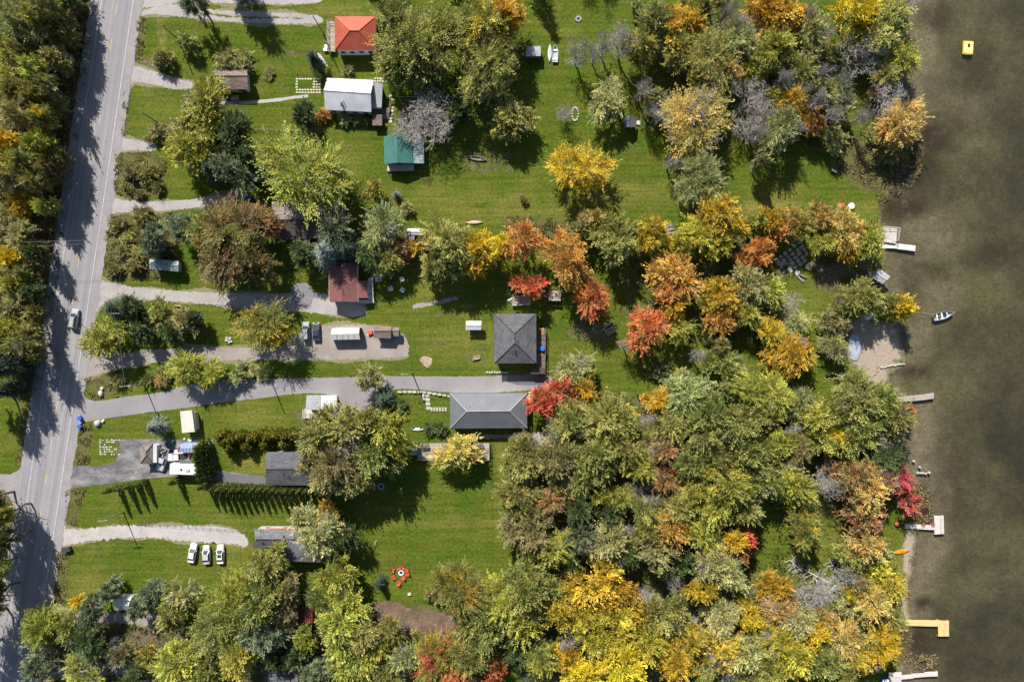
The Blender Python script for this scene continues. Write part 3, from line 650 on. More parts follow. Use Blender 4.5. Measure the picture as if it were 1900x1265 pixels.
def boards(b, quad, w=.15, t=.05, gap=.012, along=True):
    """boards laid side by side over a quad given as 3-D points a b c d; they run from edge a-b to edge d-c"""
    a, bb, c, d = (Vector(p) for p in quad)
    L = max((bb - a).length, (c - d).length); n = max(1, int(L / w))
    for i in range(n):
        t0, t1 = (i + gap / w * .5) / n, (i + 1 - gap / w * .5) / n
        dz = Vector((0, 0, random.uniform(-.004, .004)))
        b.slab([a + (bb - a) * t0 + dz, a + (bb - a) * t1 + dz, d + (c - d) * t1 + dz, d + (c - d) * t0 + dz], t)
    return b
def deck(name, label, cat, quads, z, m, w=.15, post_to=0.0, group=None, rail=None, parent=None, sec='deck_section', mj=None):
    """a boarded platform; quads in photograph pixels, boards run from edge ab to edge dc"""
    cx = [p for q in quads for p in q]; o3 = P(sum(p[0] for p in cx) / len(cx), sum(p[1] for p in cx) / len(cx)); o3.z = 0
    root = parent[0] if parent else thing(name, label, cat, o3, 0, group)
    if parent: o3 = parent[1]
    for q in quads:
        v = [P(a, b, z) for a, b in q]
        s_ = MB()
        for i in range(4):
            a, b = v[i], v[(i + 1) % 4]; dz = Vector((0, 0, -.14)); s_.tube(a + dz, b + dz, .075, .075, 4)
        o = s_.build(sec, mj or M_WOODD, root, origin=o3)
        bd = boards(MB(), v, w).build('boards', m, o, origin=o3); bd['kind'] = 'stuff'
        ps = MB()
        for p in v: ps.tube((p.x, p.y, post_to), (p.x, p.y, z - .06), .07, .07, 6)
        pp = ps.build('posts', mj or M_WOODD, o, origin=o3); pp['kind'] = 'stuff'
    for seg in (rail or []):
        rp = [P(a, b, z) for a, b in seg]; r = MB()
        for p, q in zip(rp[:-1], rp[1:]):
            n = max(1, int((q - p).length / 1.5))
            for i in range(n + 1):
                c = p + (q - p) * (i / n); r.box(c.x, c.y, z + .5, .09, .09, 1.0)
            up = Vector((0, 0, 1.0)); r.tube(p + up, q + up, .06, .06, 4); up = Vector((0, 0, .5)); r.tube(p + up, q + up, .04, .04, 4)
        r.build('railing', mj or m, root, origin=o3)
    return root, o3

# red roofed house at the top
r, o, _ = house('house', 'house with a bright red orange hipped metal roof half hidden by a big tree', 'house',
    [(621, 31), (697, 31), (697, 93), (621, 94)], 3.6, [(649, 57), (666, 57)], 5.6, 'hip', M_R_RED, M_WHITEW, .32, wins=4)
deck('porch', '', '', [[(609, 40), (609, 96), (622, 96), (622, 40)]], 1.0, M_WOOD, parent=(r, o), rail=[[(609, 96), (609, 40), (620, 40)]])
# white metal gable
r, o, _ = house('house', 'long house with a white metal gable roof and grey lean-to', 'house',
    [(607, 145), (693, 149), (689, 208), (603, 204)], 3.4, [(600.5, 168), (688, 174)], 5.2, 'gable', M_R_WHITE, M_WHITEW, .4, wins=4)
roof_slope(r, [P(710, 154, 2.6), P(708, 200, 2.6), P(691, 200, 3.2), P(694, 153, 3.2)], M_R_LGREY, o, .5)
MB().prism([tuple(P(x, y, 2.5))[:2] for x, y in ((690, 156), (707, 157), (705, 198), (688, 198))], 0, 2.5).build('lean_to_wall', M_WHITEW, r, origin=o)
deck('porch', '', '', [[(691, 201), (691, 212), (723, 211), (723, 200)]], .8, M_WOODD, parent=(r, o), rail=[[(723, 200), (723, 211)]])
for i in range(4): on_roof(r, o, 'step', 716, 212 + i * 2.6, .62 - i * .16, 1.2, .32, .12, M_WOOD)
roof_slope(r, [P(691, 213, 2.2), P(709, 213, 2.2), P(709, 233, 1.9), P(691, 233, 1.9)], M_S_BROWN, o)
MB().prism([tuple(P(x, y, 1.9))[:2] for x, y in ((692, 215), (707, 215), (707, 231), (692, 231))], 0, 1.85).build('porch_wall', M_BROWNW, r, origin=o)
vent_pipe(r, o, 636.5, 187, 4.5, m=M_STEEL); on_roof(r, o, 'skylight', 634, 194, 4.42, .5, .9, .12, M_GLASS)
# green cabin
r, o, _ = house('cabin', 'small cabin with a dark green metal gable roof and open porch', 'cabin',
    [(712, 253), (765, 250), (766, 303), (713, 305)], 3.0, [(737, 249), (738, 302)], 4.0, 'gable', M_R_GREEN, M_BROWNW, .4, vertical=True)
roof_slope(r, [P(786, 254, 2.4), P(787, 303, 2.4), P(767, 303, 2.75), P(766, 251, 2.75)], M_R_TEAL, o, .4)
MB().prism([tuple(P(x, y, 2.3))[:2] for x, y in ((768, 256), (784, 257), (785, 300), (768, 300))], 0, 2.3).build('lean_to_wall', M_BROWNW, r, origin=o)
deck('porch', '', '', [[(719, 306), (719, 318), (768, 317), (768, 305)]], .5, M_WOODP, parent=(r, o), rail=[[(719, 318), (768, 317)]])
# big brown house beneath the trees
r, o, _ = house('house', 'brown shingled gable house partly buried under overhanging trees', 'house',
    [(504, 374), (640, 372), (640, 440), (523, 445)], 3.2, [(506, 408), (640, 406)], 5.0, 'gable', M_S_TAUPE, M_BROWNW, wins=4, roof2=M_S_DBROWN)
roof_slope(r, [P(575, 444, 3.0), P(575, 458, 2.6), P(545, 460, 2.6), P(543, 445, 3.0)], M_S_BROWN, o)
MB().prism([tuple(P(x, y, 2.5))[:2] for x, y in ((545, 440), (572, 440), (572, 455), (547, 456))], 0, 2.55).build('entry_wall', M_BROWNW, r, origin=o)
on_roof(r, o, 'skylight', 627, 352, 3.4, 1.2, 2.2, .15, M_R_WHITE); on_roof(r, o, 'chimney', 597, 404, 5.2, .7, .7, 1.3, mk('chimney_brick', (.25, .11, .08), (.18, .08, .06), 3, .9))
# red-brown cottage
r, o, _ = house('cottage', 'cottage with a rusty red brown metal roof beside the gravel driveway', 'cottage',
    [(610, 488), (662, 488), (664, 560), (611, 559)], 3.0, [(633, 487.5), (635, 559.5)], 4.0, 'gable', M_R_RUST, M_WHITEW, .42, vertical=True, fascia=M_FRAME)
roof_slope(r, [P(682, 521, 2.5), P(683, 553, 2.5), P(665, 553, 2.85), P(664, 521, 2.85)], M_R_RUST, o, .42)
MB().prism([tuple(P(x, y, 2.4))[:2] for x, y in ((662, 523), (680, 523), (681, 551), (663, 551))], 0, 2.4).build('addition_wall', M_WHITEW, r, origin=o)
deck('porch', '', '', [[(683, 516), (683, 562), (694, 562), (692, 514)]], .6, M_WOODP, parent=(r, o), rail=[[(694, 562), (692, 514)]])
deck('porch', '', '', [[(662, 556), (662, 563), (686, 563), (686, 556)]], .6, M_WOODP, parent=(r, o))
on_roof(r, o, 'chimney', 627, 492, 4.0, .6, .6, 1.2, M_BLACK)
# teal carport
r, o, _ = house('carport', 'long narrow carport with faded teal metal roof in the roadside thicket', 'carport',
    [(277.5, 480.5), (331.5, 484), (331, 504), (277, 499)], 2.7, [(277, 489), (331, 493)], 3.1, 'gable', M_R_TEAL, M_GREYW, .35, wins=0, door=False)
# square grey hip house
r, o, q = house('house', 'square house with a charcoal shingled hip roof and side deck', 'house',
    [(917, 582), (995, 582), (995, 674), (917, 674)], 4.4, [(955, 619), (956, 636)], 6.6, 'hip', M_S_GREY, M_GREYW, vertical=True, wins=3, fascia=M_BLACK)
for vx, vy in ((953, 628), (961, 632), (962, 641), (955, 650)): vent_pipe(r, o, vx, vy, 6.1, .45, .13)
deck('porch', '', '', [[(996, 611), (996, 694), (1011, 694), (1012, 611)]], 1.2, M_WOODD, parent=(r, o), rail=[[(996, 611), (1012, 611), (1011, 694)]])
# long grey metal hip house
r, o, q = house('house', 'long house with a grey ribbed metal hip roof next to the paved driveway', 'house',
    [(835, 729), (978, 729), (978, 794), (835, 795)], 3.6, [(866, 763), (946, 762)], 5.6, 'hip', M_R_GREY, M_WHITEW, .5, wins=5, cap_m=M_R_LGREY, south_dir=True, fascia=M_BLACK)
vent_pipe(r, o, 871, 752, 5.0, .5, .09, M_STEEL)
# black shingle house
r, o, q = house('garage', 'black shingled gable roof tucked under the large tan tree', 'garage',
    [(493, 838), (600, 838), (600, 900), (494, 900)], 3.4, [(493, 870), (600, 870)], 5.0, 'gable', M_S_BLACK, M_GREYW)
vent_pipe(r, o, 526, 878, 4.5, .4, .12); vent_pipe(r, o, 536, 883, 4.3, .4, .12)
roof_slope(r, [P(600, 893, 3.0), P(642, 893, 3.0), P(642, 872, 3.3), P(600, 872, 3.3)], M_S_BLACK, o)
MB().prism([tuple(P(x, y, 2.9))[:2] for x, y in ((598, 875), (639, 875), (639, 890), (598, 890))], 0, 2.9).build('annex_wall', M_GREYW, r, origin=o)
# slate L-shaped house lower left
r, o, q = house('house', 'slate grey L-shaped house with an orange ridge end near the parked white cars', 'house',
    [(471, 981), (546, 981), (546, 1016), (468, 1016)], 3.4, [(474, 1000), (546, 1000)], 4.6, 'gable', M_S_SLATE, M_GREYW)
roof_slope(r, [P(546, 979.3, 3.5), P(546, 981.2, 3.62), P(492, 980.2, 3.62), P(492, 979, 3.5)], mk('orange_flashing', (.48, .14, .06), (.4, .12, .05), 2, .6), o, t=.06)
A, B = P(521, 1000, 4.7), P(582, 1020, 4.7)
roof_slope(r, [P(545, 982, 3.45), P(600, 1000, 3.45), B, A], M_S_SLATE, o); roof_slope(r, [P(600, 1043, 3.45), P(530, 1041, 3.45), A, B], M_S_SLATE, o)
roof_slope(r, [P(600, 1000, 3.45), P(600, 1043, 3.45), B], M_S_SLATE, o)
MB().prism([tuple(P(x, y, 3.4))[:2] for x, y in ((528, 1004), (596, 1006), (596, 1040), (532, 1038))], 0, 3.38).build('wing_wall', M_GREYW, r, origin=o)
for vx, vy in ((487, 1008), (507, 1008), (527, 996), (545, 1011)): on_roof(r, o, 'roof_vent', vx, vy, 4.35, .45, .45, .35, M_BLACK)
ridge_cap(r, [(P(480, 979, 3.9), P(482, 994, 4.4))], M_STEEL, o, .05, 'antenna_mast')
# small ones
r, o, q = house('garage', 'brown shingled garage with a bush growing over its back edge', 'garage',
    [(398, 130), (458, 130), (460, 166), (399, 166)], 2.7, [(398, 141), (459, 141)], 3.7, 'gable', M_S_BROWN, M_WHITEW, wins=2)
r, o, q = house('garden_shed', 'cream garden shed standing on the lawn beside the paved driveway', 'shed',
    [(334, 763), (361, 761), (365, 801), (338, 803)], 2.3, [(356, 761), (361, 801)], 2.9, 'gable', metal_roof('cream_metal', (.55, .53, .46)), M_CREAMW, .4, vertical=True, wins=0)
r, o, q = house('shed', 'taupe shingled hip roofed shed on the stained asphalt lot', 'shed',
    [(261, 824), (284, 823), (284, 860), (260, 860)], 2.5, [(271, 838), (272, 845)], 3.4, 'hip', M_S_TAUPE, M_WHITEW, vertical=True, wins=1)
roof_slope(r, [P(284, 823, 2.5), P(284, 858, 2.5), P(291, 858, 2.2), P(291, 823, 2.2)], M_R_WHITE, o)
MB().prism([tuple(P(x, y, 2.1))[:2] for x, y in ((282, 826), (290, 826), (290, 855), (282, 855))], 0, 2.1).build('side_wall', M_WHITEW, r, origin=o)
r, o, q = house('shed', 'pale two tone metal shed roof at the edge of the paved driveway', 'shed',
    [(569, 733), (625, 733), (625, 760), (567, 760)], 2.7, [(594, 733), (594, 760)], 3.1, 'gable', M_R_LGREY, M_WHITEW, .5, vertical=True, wins=1, roof2=M_R_WHITE)
deck('porch', '', '', [[(564, 758), (564, 776), (590, 776), (590, 758)]], .5, M_WOODP, parent=(r, o), rail=[[(564, 758), (564, 776)]])
r, o, q = house('shed', 'brown shingled shed beside the white ribbed tent on gravel', 'shed',
    [(694, 606), (726, 606), (725, 628), (694, 627)], 2.4, [(694, 614), (726, 614)], 3.0, 'gable', M_S_BROWN, M_BROWNW, wins=1)
r, o, q = house('shed', 'little tan lean-to shed joined to the brown shingled shed', 'shed',
    [(727, 607), (740, 607), (740, 624), (727, 624)], 2.0, [(727, 614), (740, 614)], 2.3, 'gable', M_S_TAUPE, M_BROWNW, wins=0)
r, o, q = house('shed', 'white metal shed by the corner of the square charcoal roof', 'shed',
    [(865, 596), (893, 596), (893, 612), (865, 612)], 2.3, [(865, 604), (893, 604)], 2.7, 'gable', M_R_WHITE, M_WHITEW, .4, wins=0, fascia=M_FRAME)
r, o, q = house('shed', 'small white roofed shed with tan bushes growing against it', 'shed',
    [(755, 424), (784, 424), (784, 436), (754, 436)], 2.4, [(755, 430), (784, 430)], 2.7, 'gable', M_R_WHITE, M_WHITEW, .4, wins=0, door=False)
roof_slope(r, [P(754, 437, 2.2), P(769, 437, 2.2), P(769, 446, 2.0), P(754, 446, 2.0)], M_R_LGREY, o, .4)
MB().prism([tuple(P(x, y, 2.0))[:2] for x, y in ((755, 436), (767, 436), (767, 444), (755, 444))], 0, 1.95).build('side_wall', M_WHITEW, r, origin=o)
r, o, q = house('boathouse', 'grey metal roofed boathouse tilted at the water edge', 'boathouse',
    [(1631, 497), (1652, 513), (1638, 527), (1617, 515)], 2.6, [(1624, 506), (1645, 520)], 3.0, 'gable', M_R_LGREY, M_GREYW, .4, wins=1)
r, o, q = house('shed', 'black shed with a tiny wooden ramp on the open lawn', 'shed',
    [(1159, 214), (1180, 216), (1178, 236), (1158, 235)], 2.4, [(1169, 215), (1168, 236)], 3.1, 'gable', M_S_BLACK, M_GREYW, vertical=True, wins=0)
deck('ramp', '', '', [[(1181, 224), (1181, 231), (1188, 232), (1188, 224)]], .25, M_WOODP, parent=(r, o), sec='ramp')
r, o, q = house('shed', 'white roofed shed hidden among trees near the bare earth clearing', 'shed',
    [(617, 1096), (640, 1094), (641, 1119), (616, 1120)], 2.8, [(628, 1095), (628, 1120)], 3.5, 'gable', M_R_WHITE, M_WHITEW, .4, vertical=True, wins=0, door=False)
r, o, q = house('shed', 'dark red shed in the shade of the lowest wood', 'shed',
    [(556, 1130), (580, 1130), (580, 1156), (556, 1156)], 2.6, [(568, 1130), (568, 1156)], 3.2, 'gable', metal_roof('dark_red_metal', (.16, .035, .035)), M_BROWNW, .4, vertical=True, wins=0)
r, o, q = house('house', 'dark blue grey roof with red trim at the bottom edge of the photo', 'house',
    [(490, 1246), (550, 1240), (556, 1290), (494, 1296)], 3.0, [(492, 1268), (553, 1264)], 4.2, 'gable', M_S_BLACK, M_BROWNW, fascia=mk('red_trim', (.45, .08, .05), (.4, .07, .04), 2, .6), wins=0, door=False)
r, o, q = house('hut', 'small teal hut roof showing between the dark pines', 'hut',
    [(466, 308), (486, 308), (486, 338), (466, 338)], 2.6, [(476, 308), (476, 338)], 3.2, 'gable', metal_roof('bright_teal_metal', (.05, .22, .22)), M_BROWNW, .4, vertical=True, wins=0)
r, o, q = house('gazebo', 'gazebo with a pale ribbed roof at the end of the wooden deck', 'gazebo',
    [(747, 822), (775, 822), (774, 844), (747, 842)], 2.4, [(750, 832), (774, 833)], 3.0, 'gable', M_R_LGREY, M_GREYW, .9, wins=0, door=False, inset=.25)
deck('wooden_deck', 'long weathered wooden deck running under the yellow tree', 'deck', [[(775, 822), (775, 852), (908, 853), (908, 822)]], .7, M_WOOD,
     rail=[[(775, 852), (908, 853), (908, 822)]])
for nm, lab, q4 in (('picnic_bench', 'wooden picnic bench on the long deck beside the gazebo', (790, 827)), ('picnic_bench', 'wooden picnic bench at the far end of the long deck', (890, 827))):
    p = P(*q4); b = thing(nm, lab, 'bench', (p.x, p.y, .7), .1)
    MB().box(0, 0, .74, 1.8, .75, .06).build('tabletop', M_WOODD, b)
    for s_ in (-1, 1):
        MB().box(0, s_ * .68, .45, 1.8, .26, .05).build('seat', M_WOODD, b)
        MB().box(s_ * .7, 0, .36, .09, 1.3, .08).box(s_ * .7, .3, .35, .08, .08, .7).box(s_ * .7, -.3, .35, .08, .08, .7).build('trestle', M_WOODD, b)

# mobile home, tent, tarps, trailers
def box_trailer(name, label, cat, quad, h, m, wall, extras=(), hitch=True):
    v = [P(a, b, h) for a, b in quad]; o3 = sum(v, Vector()) / 4; o3.z = 0
    root = thing(name, label, cat, o3)
    MB().prism([(p.x, p.y) for p in v], .5, h - .03).build('body', wall, root, origin=o3)
    c = sum(v, Vector()) / 4
    MB().slab([p + (p - c) * .02 for p in v], .1).build('roof', m, root, origin=o3)
    L = (v[1] - v[0]); d = L.normalized(); n_ = Vector((-d.y, d.x, 0)); W = (v[3] - v[0]).length
    for s_ in (-1, 1):
        for k in (-.12, .1):
            q = o3 + d * L.length * k + n_ * s_ * (W / 2 - .12)
            MB().tube(q + Vector((0, 0, .33)) - n_ * .1, q + Vector((0, 0, .33)) + n_ * .1, .33, .33, 12).build('wheel', M_RUB, root, origin=o3)
    if hitch:
        e = (v[0] + v[3]) / 2; e.z = .5; MB().tube(e, e - d * 1.2, .07, .05, 5).tube(e + n_ * .6, e - d * 1.2, .05).tube(e - n_ * .6, e - d * 1.2, .05).build('hitch', M_STEEL, root, origin=o3)
    for nm, x, y, sx, sy, sz, mm in extras:
        p = P(x, y, h + .1); MB().box(p.x, p.y, h + sz / 2 - .02, sx, sy, sz).build(nm, mm, root, origin=o3)
    for i in range(3):
        q = (v[3] + (v[2] - v[3]) * ((i + .5) / 3)); f = MB().box(q.x, q.y, 1.7, .9, .1, .7, math.atan2(d.y, d.x)).build('window', M_FRAME, root, origin=o3)
        MB().box(q.x, q.y, 1.7, .75, .14, .55, math.atan2(d.y, d.x)).build('pane', M_GLASS, f, origin=o3)
    return root
M_WROOF = mk('white_trailer_roof', (.60, .58, .54), (.52, .50, .465), .7, .6)
box_trailer('travel_trailer', 'white flat roofed travel trailer parked beside the tall cedar row', 'trailer', [(316, 860), (374, 860), (376, 881), (315, 879)], 2.9, M_WROOF, M_WHITEW,
    (('roof_vent', 336, 871, .4, .4, .2, M_BLACK), ('roof_vent', 348, 872, .8, .5, .25, M_GREYW)))
r = thing('awning', 'dark grey awning along the white travel trailer', 'awning', P(352, 857))
MB().slab([P(333, 853, 2.5), P(372, 853, 2.5), P(372, 861, 2.8), P(333, 860, 2.8)], .06).build('canvas', M_R_DARK, r, origin=P(352, 857))
for x in (334, 371): p = P(x, 853, 2.4); MB().tube((p.x, p.y, 0), p, .05).build('pole', M_STEEL, r, origin=P(352, 857))
def canopy(name, label, cat, quad, h, ms, n, peak=.5, group=None):
    """pole tent: panels from side to side over a low peak"""
    TL, TR, BR, BL = (P(a, b, h) for a, b in quad); o3 = (TL + TR + BR + BL) / 4; o3.z = 0
    root = thing(name, label, cat, o3, 0, group); lift = Vector((0, 0, peak))
    for i in range(n):
        t0, t1 = i / n + .004, (i + 1) / n - .004
        a0, a1, b0, b1 = TL + (TR - TL) * t0, TL + (TR - TL) * t1, BL + (BR - BL) * t0, BL + (BR - BL) * t1
        m0, m1 = (a0 + b0) / 2 + lift, (a1 + b1) / 2 + lift
        MB().slab([a0, a1, m1, m0], .03).slab([b1, b0, m0, m1], .03).build('canvas_panel', ms[i % len(ms)], root, origin=o3)
        if i: MB().tube(a0 + Vector((0, 0, .03)), m0 + Vector((0, 0, .03)), .05, .05, 4).tube(m0 + Vector((0, 0, .03)), b0 + Vector((0, 0, .03)), .05, .05, 4).build('hoop', M_STEEL, root, origin=o3)
    sk = MB()
    for p, q in ((TL, TR), (BL, BR)):
        lo = [Vector((p.x, p.y, .05)), Vector((q.x, q.y, .05))]; sk.slab([p, q, lo[1], lo[0]], .03)
    sk.build('side_wall', ms[0], root, origin=o3)
    for p in (TL, TR, BR, BL): MB().tube((p.x, p.y, 0), p, .05).build('pole', M_STEEL, root, origin=o3)
    return root
M_TARPW = mk('white_canvas', (.58, .58, .55), (.56, .56, .53), .9, .6); M_TARPB = mk('blue_grey_tarp', (.20, .26, .42), (.26, .32, .46), .9, .5)
canopy('storage_tent', 'white ribbed storage tent on the tan gravel parking', 'tent', [(616, 609), (667, 608), (668, 629), (614, 630)], 2.4, [M_TARPW], 5, .7)
canopy('canopy', 'blue grey canopy over the clutter behind the cedar row', 'canopy', [(335, 823), (358, 822), (358, 839), (334, 839)], 2.4, [M_TARPB], 4, .25)
canopy('canopy', 'silver slatted canopy next to the blue grey canopy', 'canopy', [(359, 822), (376, 821), (376, 839), (359, 839)], 2.4, [M_R_LGREY], 4, .25)
canopy('party_tent', 'white tent with a creased roof among pines near the road', 'tent', [(216, 1107), (244, 1109), (242, 1131), (213, 1131)], 2.6, [M_TARPW], 2, 1.0)
box_trailer('utility_trailer', 'open topped utility trailer with a tan load under the red maple', 'trailer', [(951, 548), (985, 549), (985, 565), (950, 567)], 1.1, mk('tan_load', (.30, .26, .21), (.2, .17, .14), 1.5, .9), M_GREYW)
box_trailer('utility_trailer', 'utility trailer with dark slatted load beside the red maple trailer', 'trailer', [(1018, 540), (1041, 539), (1040, 558), (1018, 557)], 1.2, M_WOOD, M_BROWNW)
box_trailer('camper', 'maroon camper with a silver roof under the gold green tree', 'camper', [(978, 86), (1003, 86), (1003, 104), (976, 104)], 2.3, M_R_LGREY, mk('maroon_paint', (.25, .03, .04), (.2, .03, .03), 1, .5))
# greenhouse-like raft and docks
def raft():
    p = P(1796, 89); r = thing('swim_raft', 'square yellow swim raft floating offshore', 'raft', (p.x, p.y, WZ), R(-3))
    MB().box(0, 0, .12, 2.4, 3.1, .34).build('float', mk('yellow_plastic', (.62, .44, .04), (.55, .38, .04), 1, .4), r)
    MB().box(0, .05, .32, 2.0, 2.65, .06).build('deck_panel', mk('pale_yellow_panel', (.68, .55, .22), (.62, .48, .18), 1, .6), r)
    for i in range(3): MB().box(.05, .75 - i * .28, .42, .5, .14, .14).build('handle', M_BLACK, r)
    MB().tube((-.95, 1.3, .3), (-.95, 1.3, .9), .03).tube((-.95, -1.3, .3), (-.95, -1.3, .5), .03).build('mooring_post', M_STEEL, r)
    MB().box(0, -1.66, .0, 1.6, .22, .5).build('ladder', M_WOODD, r)
raft()
DZ = .42
deck('dock', 'short wooden dock with mixed brown and grey boards', 'dock', [[(1655, 738), (1657, 746), (1694, 744), (1693, 734)], [(1694, 734), (1694, 744), (1714, 742), (1713, 732)], [(1713, 732), (1714, 742), (1733, 739), (1733, 729)]], DZ, M_WOOD, post_to=-1.2, mj=M_WOOD)
deck('dock', 'T-shaped grey dock beside the crimson maple', 'dock', [[(1680, 972), (1680, 980), (1736, 983), (1736, 975)], [(1734, 957), (1751, 957), (1752, 990), (1735, 991)]], DZ, M_WOODP, post_to=-1.3, mj=M_WOODP)
M_DOCKY = mk('honey_boards', (.62, .43, .20), (.54, .36, .16), 1.4, .75, island=.12)
deck('dock', 'L-shaped honey yellow dock', 'dock', [[(1669, 1150), (1669, 1160), (1743, 1162), (1743, 1151)], [(1741, 1151), (1761, 1152), (1761, 1180), (1742, 1180)]], DZ, M_DOCKY, post_to=-1.4, mj=M_DOCKY)
deck('dock', 'narrow grey dock in three sections at the bottom of the lakeshore', 'dock', [[(1672, 1253), (1672, 1260), (1695, 1258), (1695, 1251)], [(1694, 1250), (1694, 1257), (1717, 1255), (1717, 1249)], [(1716, 1247), (1716, 1255), (1740, 1254), (1740, 1246)]], DZ, M_WOODP, post_to=-1.3, mj=M_WOODP)
deck('lakeside_platform', 'grey lakeside platform where the narrow grey dock starts', 'platform', [[(1649, 1247), (1648, 1268), (1672, 1270), (1673, 1246)]], .6, M_WOODP, post_to=-.6)
deck('dock', 'white dock leading off the railed lakeside deck', 'dock', [[(1630, 451), (1630, 460), (1665, 461), (1665, 452)], [(1665, 452), (1665, 462), (1698, 466), (1699, 456)]], DZ, mk('bleached_boards', (.56, .54, .52), (.48, .46, .45), 1.2, .8, island=.15), post_to=-1.2, mj=M_WOODP)
r, o = deck('lakeside_deck', 'railed lakeside deck beneath the yellow green shore tree', 'deck', [[(1634, 422), (1632, 448), (1662, 452), (1665, 425)]], .9, M_WOODP, post_to=-.8, rail=[[(1634, 421), (1666, 424), (1663, 447)]], mj=M_WOODP)
for i in range(5):
    x = 1656.5 + i * 1.9; a, b = P(x, 426, 1.02), P(x - 2, 448, 1.02); MB().slab([a + Vector((-.09, 0, 0)), a + Vector((.09, 0, 0)), b + Vector((.09, 0, 0)), b + Vector((-.09, 0, 0))], .08).build('slat', M_WOODP, r, origin=o)

# stone paving: every stone a piece
M_STONE = mk('limestone', (.42, .40, .36), (.30, .285, .26), 1.4, .9, bmp=.4, bdist=.05); M_STONE2 = mk('grey_stone', (.33, .32, .33), (.23, .22, .23), 1.4, .9, bmp=.4)
M_STONEC = mk('cream_stone', (.52, .47, .36), (.42, .38, .30), 1.4, .9, bmp=.3)
def stone(root, o3, px, py, sx, sy, rz, m, h=.12, name='stone'):
    p = P(px, py); pts = []
    n = 7
    for i in range(n):
        t = 2 * math.pi * i / n + random.uniform(-.2, .2); k = random.uniform(.85, 1.1)
        x = math.copysign(abs(math.cos(t)) ** .6, math.cos(t)) * sx * .5 * k; y = math.copysign(abs(math.sin(t)) ** .6, math.sin(t)) * sy * .5 * k
        pts.append((p.x + x * math.cos(rz) - y * math.sin(rz), p.y + x * math.sin(rz) + y * math.cos(rz)))
    b = MB(); hh = h * random.uniform(.7, 1.2); n_ = len(pts)
    a = [(x, y, .0) for x, y in pts]; c = [(x, y, hh * .8) for x, y in pts]; d = [(p.x + (x - p.x) * .86, p.y + (y - p.y) * .86, hh) for x, y in pts]
    b.loft([a, c, d], True, True); return b.build(name, m, root, origin=o3)
o3 = P(1467, 485); pat = thing('stone_patio', 'patio of large irregular flat stones set diagonally in the grass', 'patio', o3)
for i in range(6):
    for j in range(5):
        x = 1440 + i * 8.6 + j * 4.6 + random.uniform(-1, 1); y = 483 - i * 6.4 + j * 6.6 + random.uniform(-1, 1)
        if (i == 0 and j > 3) or (i == 5 and j > 3) or (i + j) > 8: continue
        stone(pat, o3, x, y, random.uniform(.85, 1.15), random.uniform(.75, 1.05), R(35) + random.uniform(-.2, .2), random.choice([M_STONE, M_STONE, M_STONE2]), .14)
for x, y in ((1479, 506), (1442, 484), (1450, 490)): stone(pat, o3, x, y, 1.3, 1.2, random.random(), M_STONE, .16)
o3 = P(572, 160); pat = thing('paver_terrace', 'terrace of cream pavers in rows beside the white metal roof', 'terrace', o3)
for j, y in enumerate((147, 152, 157, 162, 167, 172)):
    for i in range(9):
        x = 551 + i * 5.3 + random.uniform(-.5, .5)
        if 555 < x < 578 and 150 < y < 165: continue
        stone(pat, o3, x, y, .58, .42, random.uniform(-.1, .1), M_STONEC, .08, 'paver')
o3 = P(712, 148); pat = thing('paver_row', 'short double row of cream pavers behind the white metal roof lean-to', 'paving', o3)
for j, y in enumerate((146, 151)):
    for i in range(6): stone(pat, o3, 696 + i * 5.0, y + random.uniform(-.5, .5), .55, .4, 0, M_STONEC, .08, 'paver')
o3 = P(727, 215); pat = thing('stepping_path', 'curved line of cream stepping stones by the porch steps', 'path', o3)
for x, y in ((724, 178), (728, 185), (731, 192), (730, 199), (728, 206), (727, 213), (726, 220), (725, 226)): stone(pat, o3, x, y, .8, .6, random.random() * .4, M_STONEC, .08, 'paver')
o3 = P(985, 738); pat = thing('paver_path', 'cream paver path at the corner of the long grey metal roof', 'path', o3)
for j in range(4):
    for i in range(4): stone(pat, o3, 982 + i * 5.2 + random.uniform(-.7, .7), 729 + j * 5 + random.uniform(-.7, .7), .55, .5, random.random() * .3, M_STONEC, .08, 'paver')
o3 = P(202, 828); pat = thing('paver_bed', 'old paver frame overgrown with weeds beside the asphalt lot', 'paving', o3)
for j in range(7):
    for i in range(9):
        if random.random() < (.25 if j < 2 or i < 3 else .62): continue
        stone(pat, o3, 186 + i * 4.3 + random.uniform(-.7, .7), 816 + j * 4.4 + random.uniform(-.7, .7), random.uniform(.35, .55), random.uniform(.3, .45), random.uniform(-.2, .2), M_STONE, .06, 'paver')
# limestone retaining walls and steps by the long grey house
o3 = P(770, 728); wl_ = thing('retaining_wall', 'white limestone block wall edging the paved driveway', 'wall', o3)
for i in range(11):
    x = 742 + i * 9.2; y = 727 + (0 if x < 785 else (x - 785) * .16); stone(wl_, o3, x, y, 1.18, .6, R(-2), M_STONE, .45, 'block')
for y in (733, 740): stone(wl_, o3, 786, y, .7, .9, 0, M_STONE, .45, 'block')
o3 = P(800, 750); st = thing('garden_steps', 'white stone garden steps leading to the long grey house', 'steps', o3)
for x, y, sx, sy in ((793, 733, 1.5, .9), (793, 741, 1.4, .9), (794, 749, 1.2, .9), (795, 757, 1.2, .9)): stone(st, o3, x, y, sx, sy, 0, M_STONE, .1, 'landing_stone')
for i in range(6): p = P(801 + i * 5.2, 759); MB().box(p.x, p.y, .09, .45, .95, .18).build('step', M_STONE, st, origin=o3)
o3 = P(925, 692); wl_ = thing('stone_edging', 'low row of white rocks below the square charcoal roof', 'edging', o3)
for i in range(9): stone(wl_, o3, 904 + i * 4.6, 691 + random.uniform(-1, 1), .6, .45, random.random(), M_STONE, .3, 'rock')
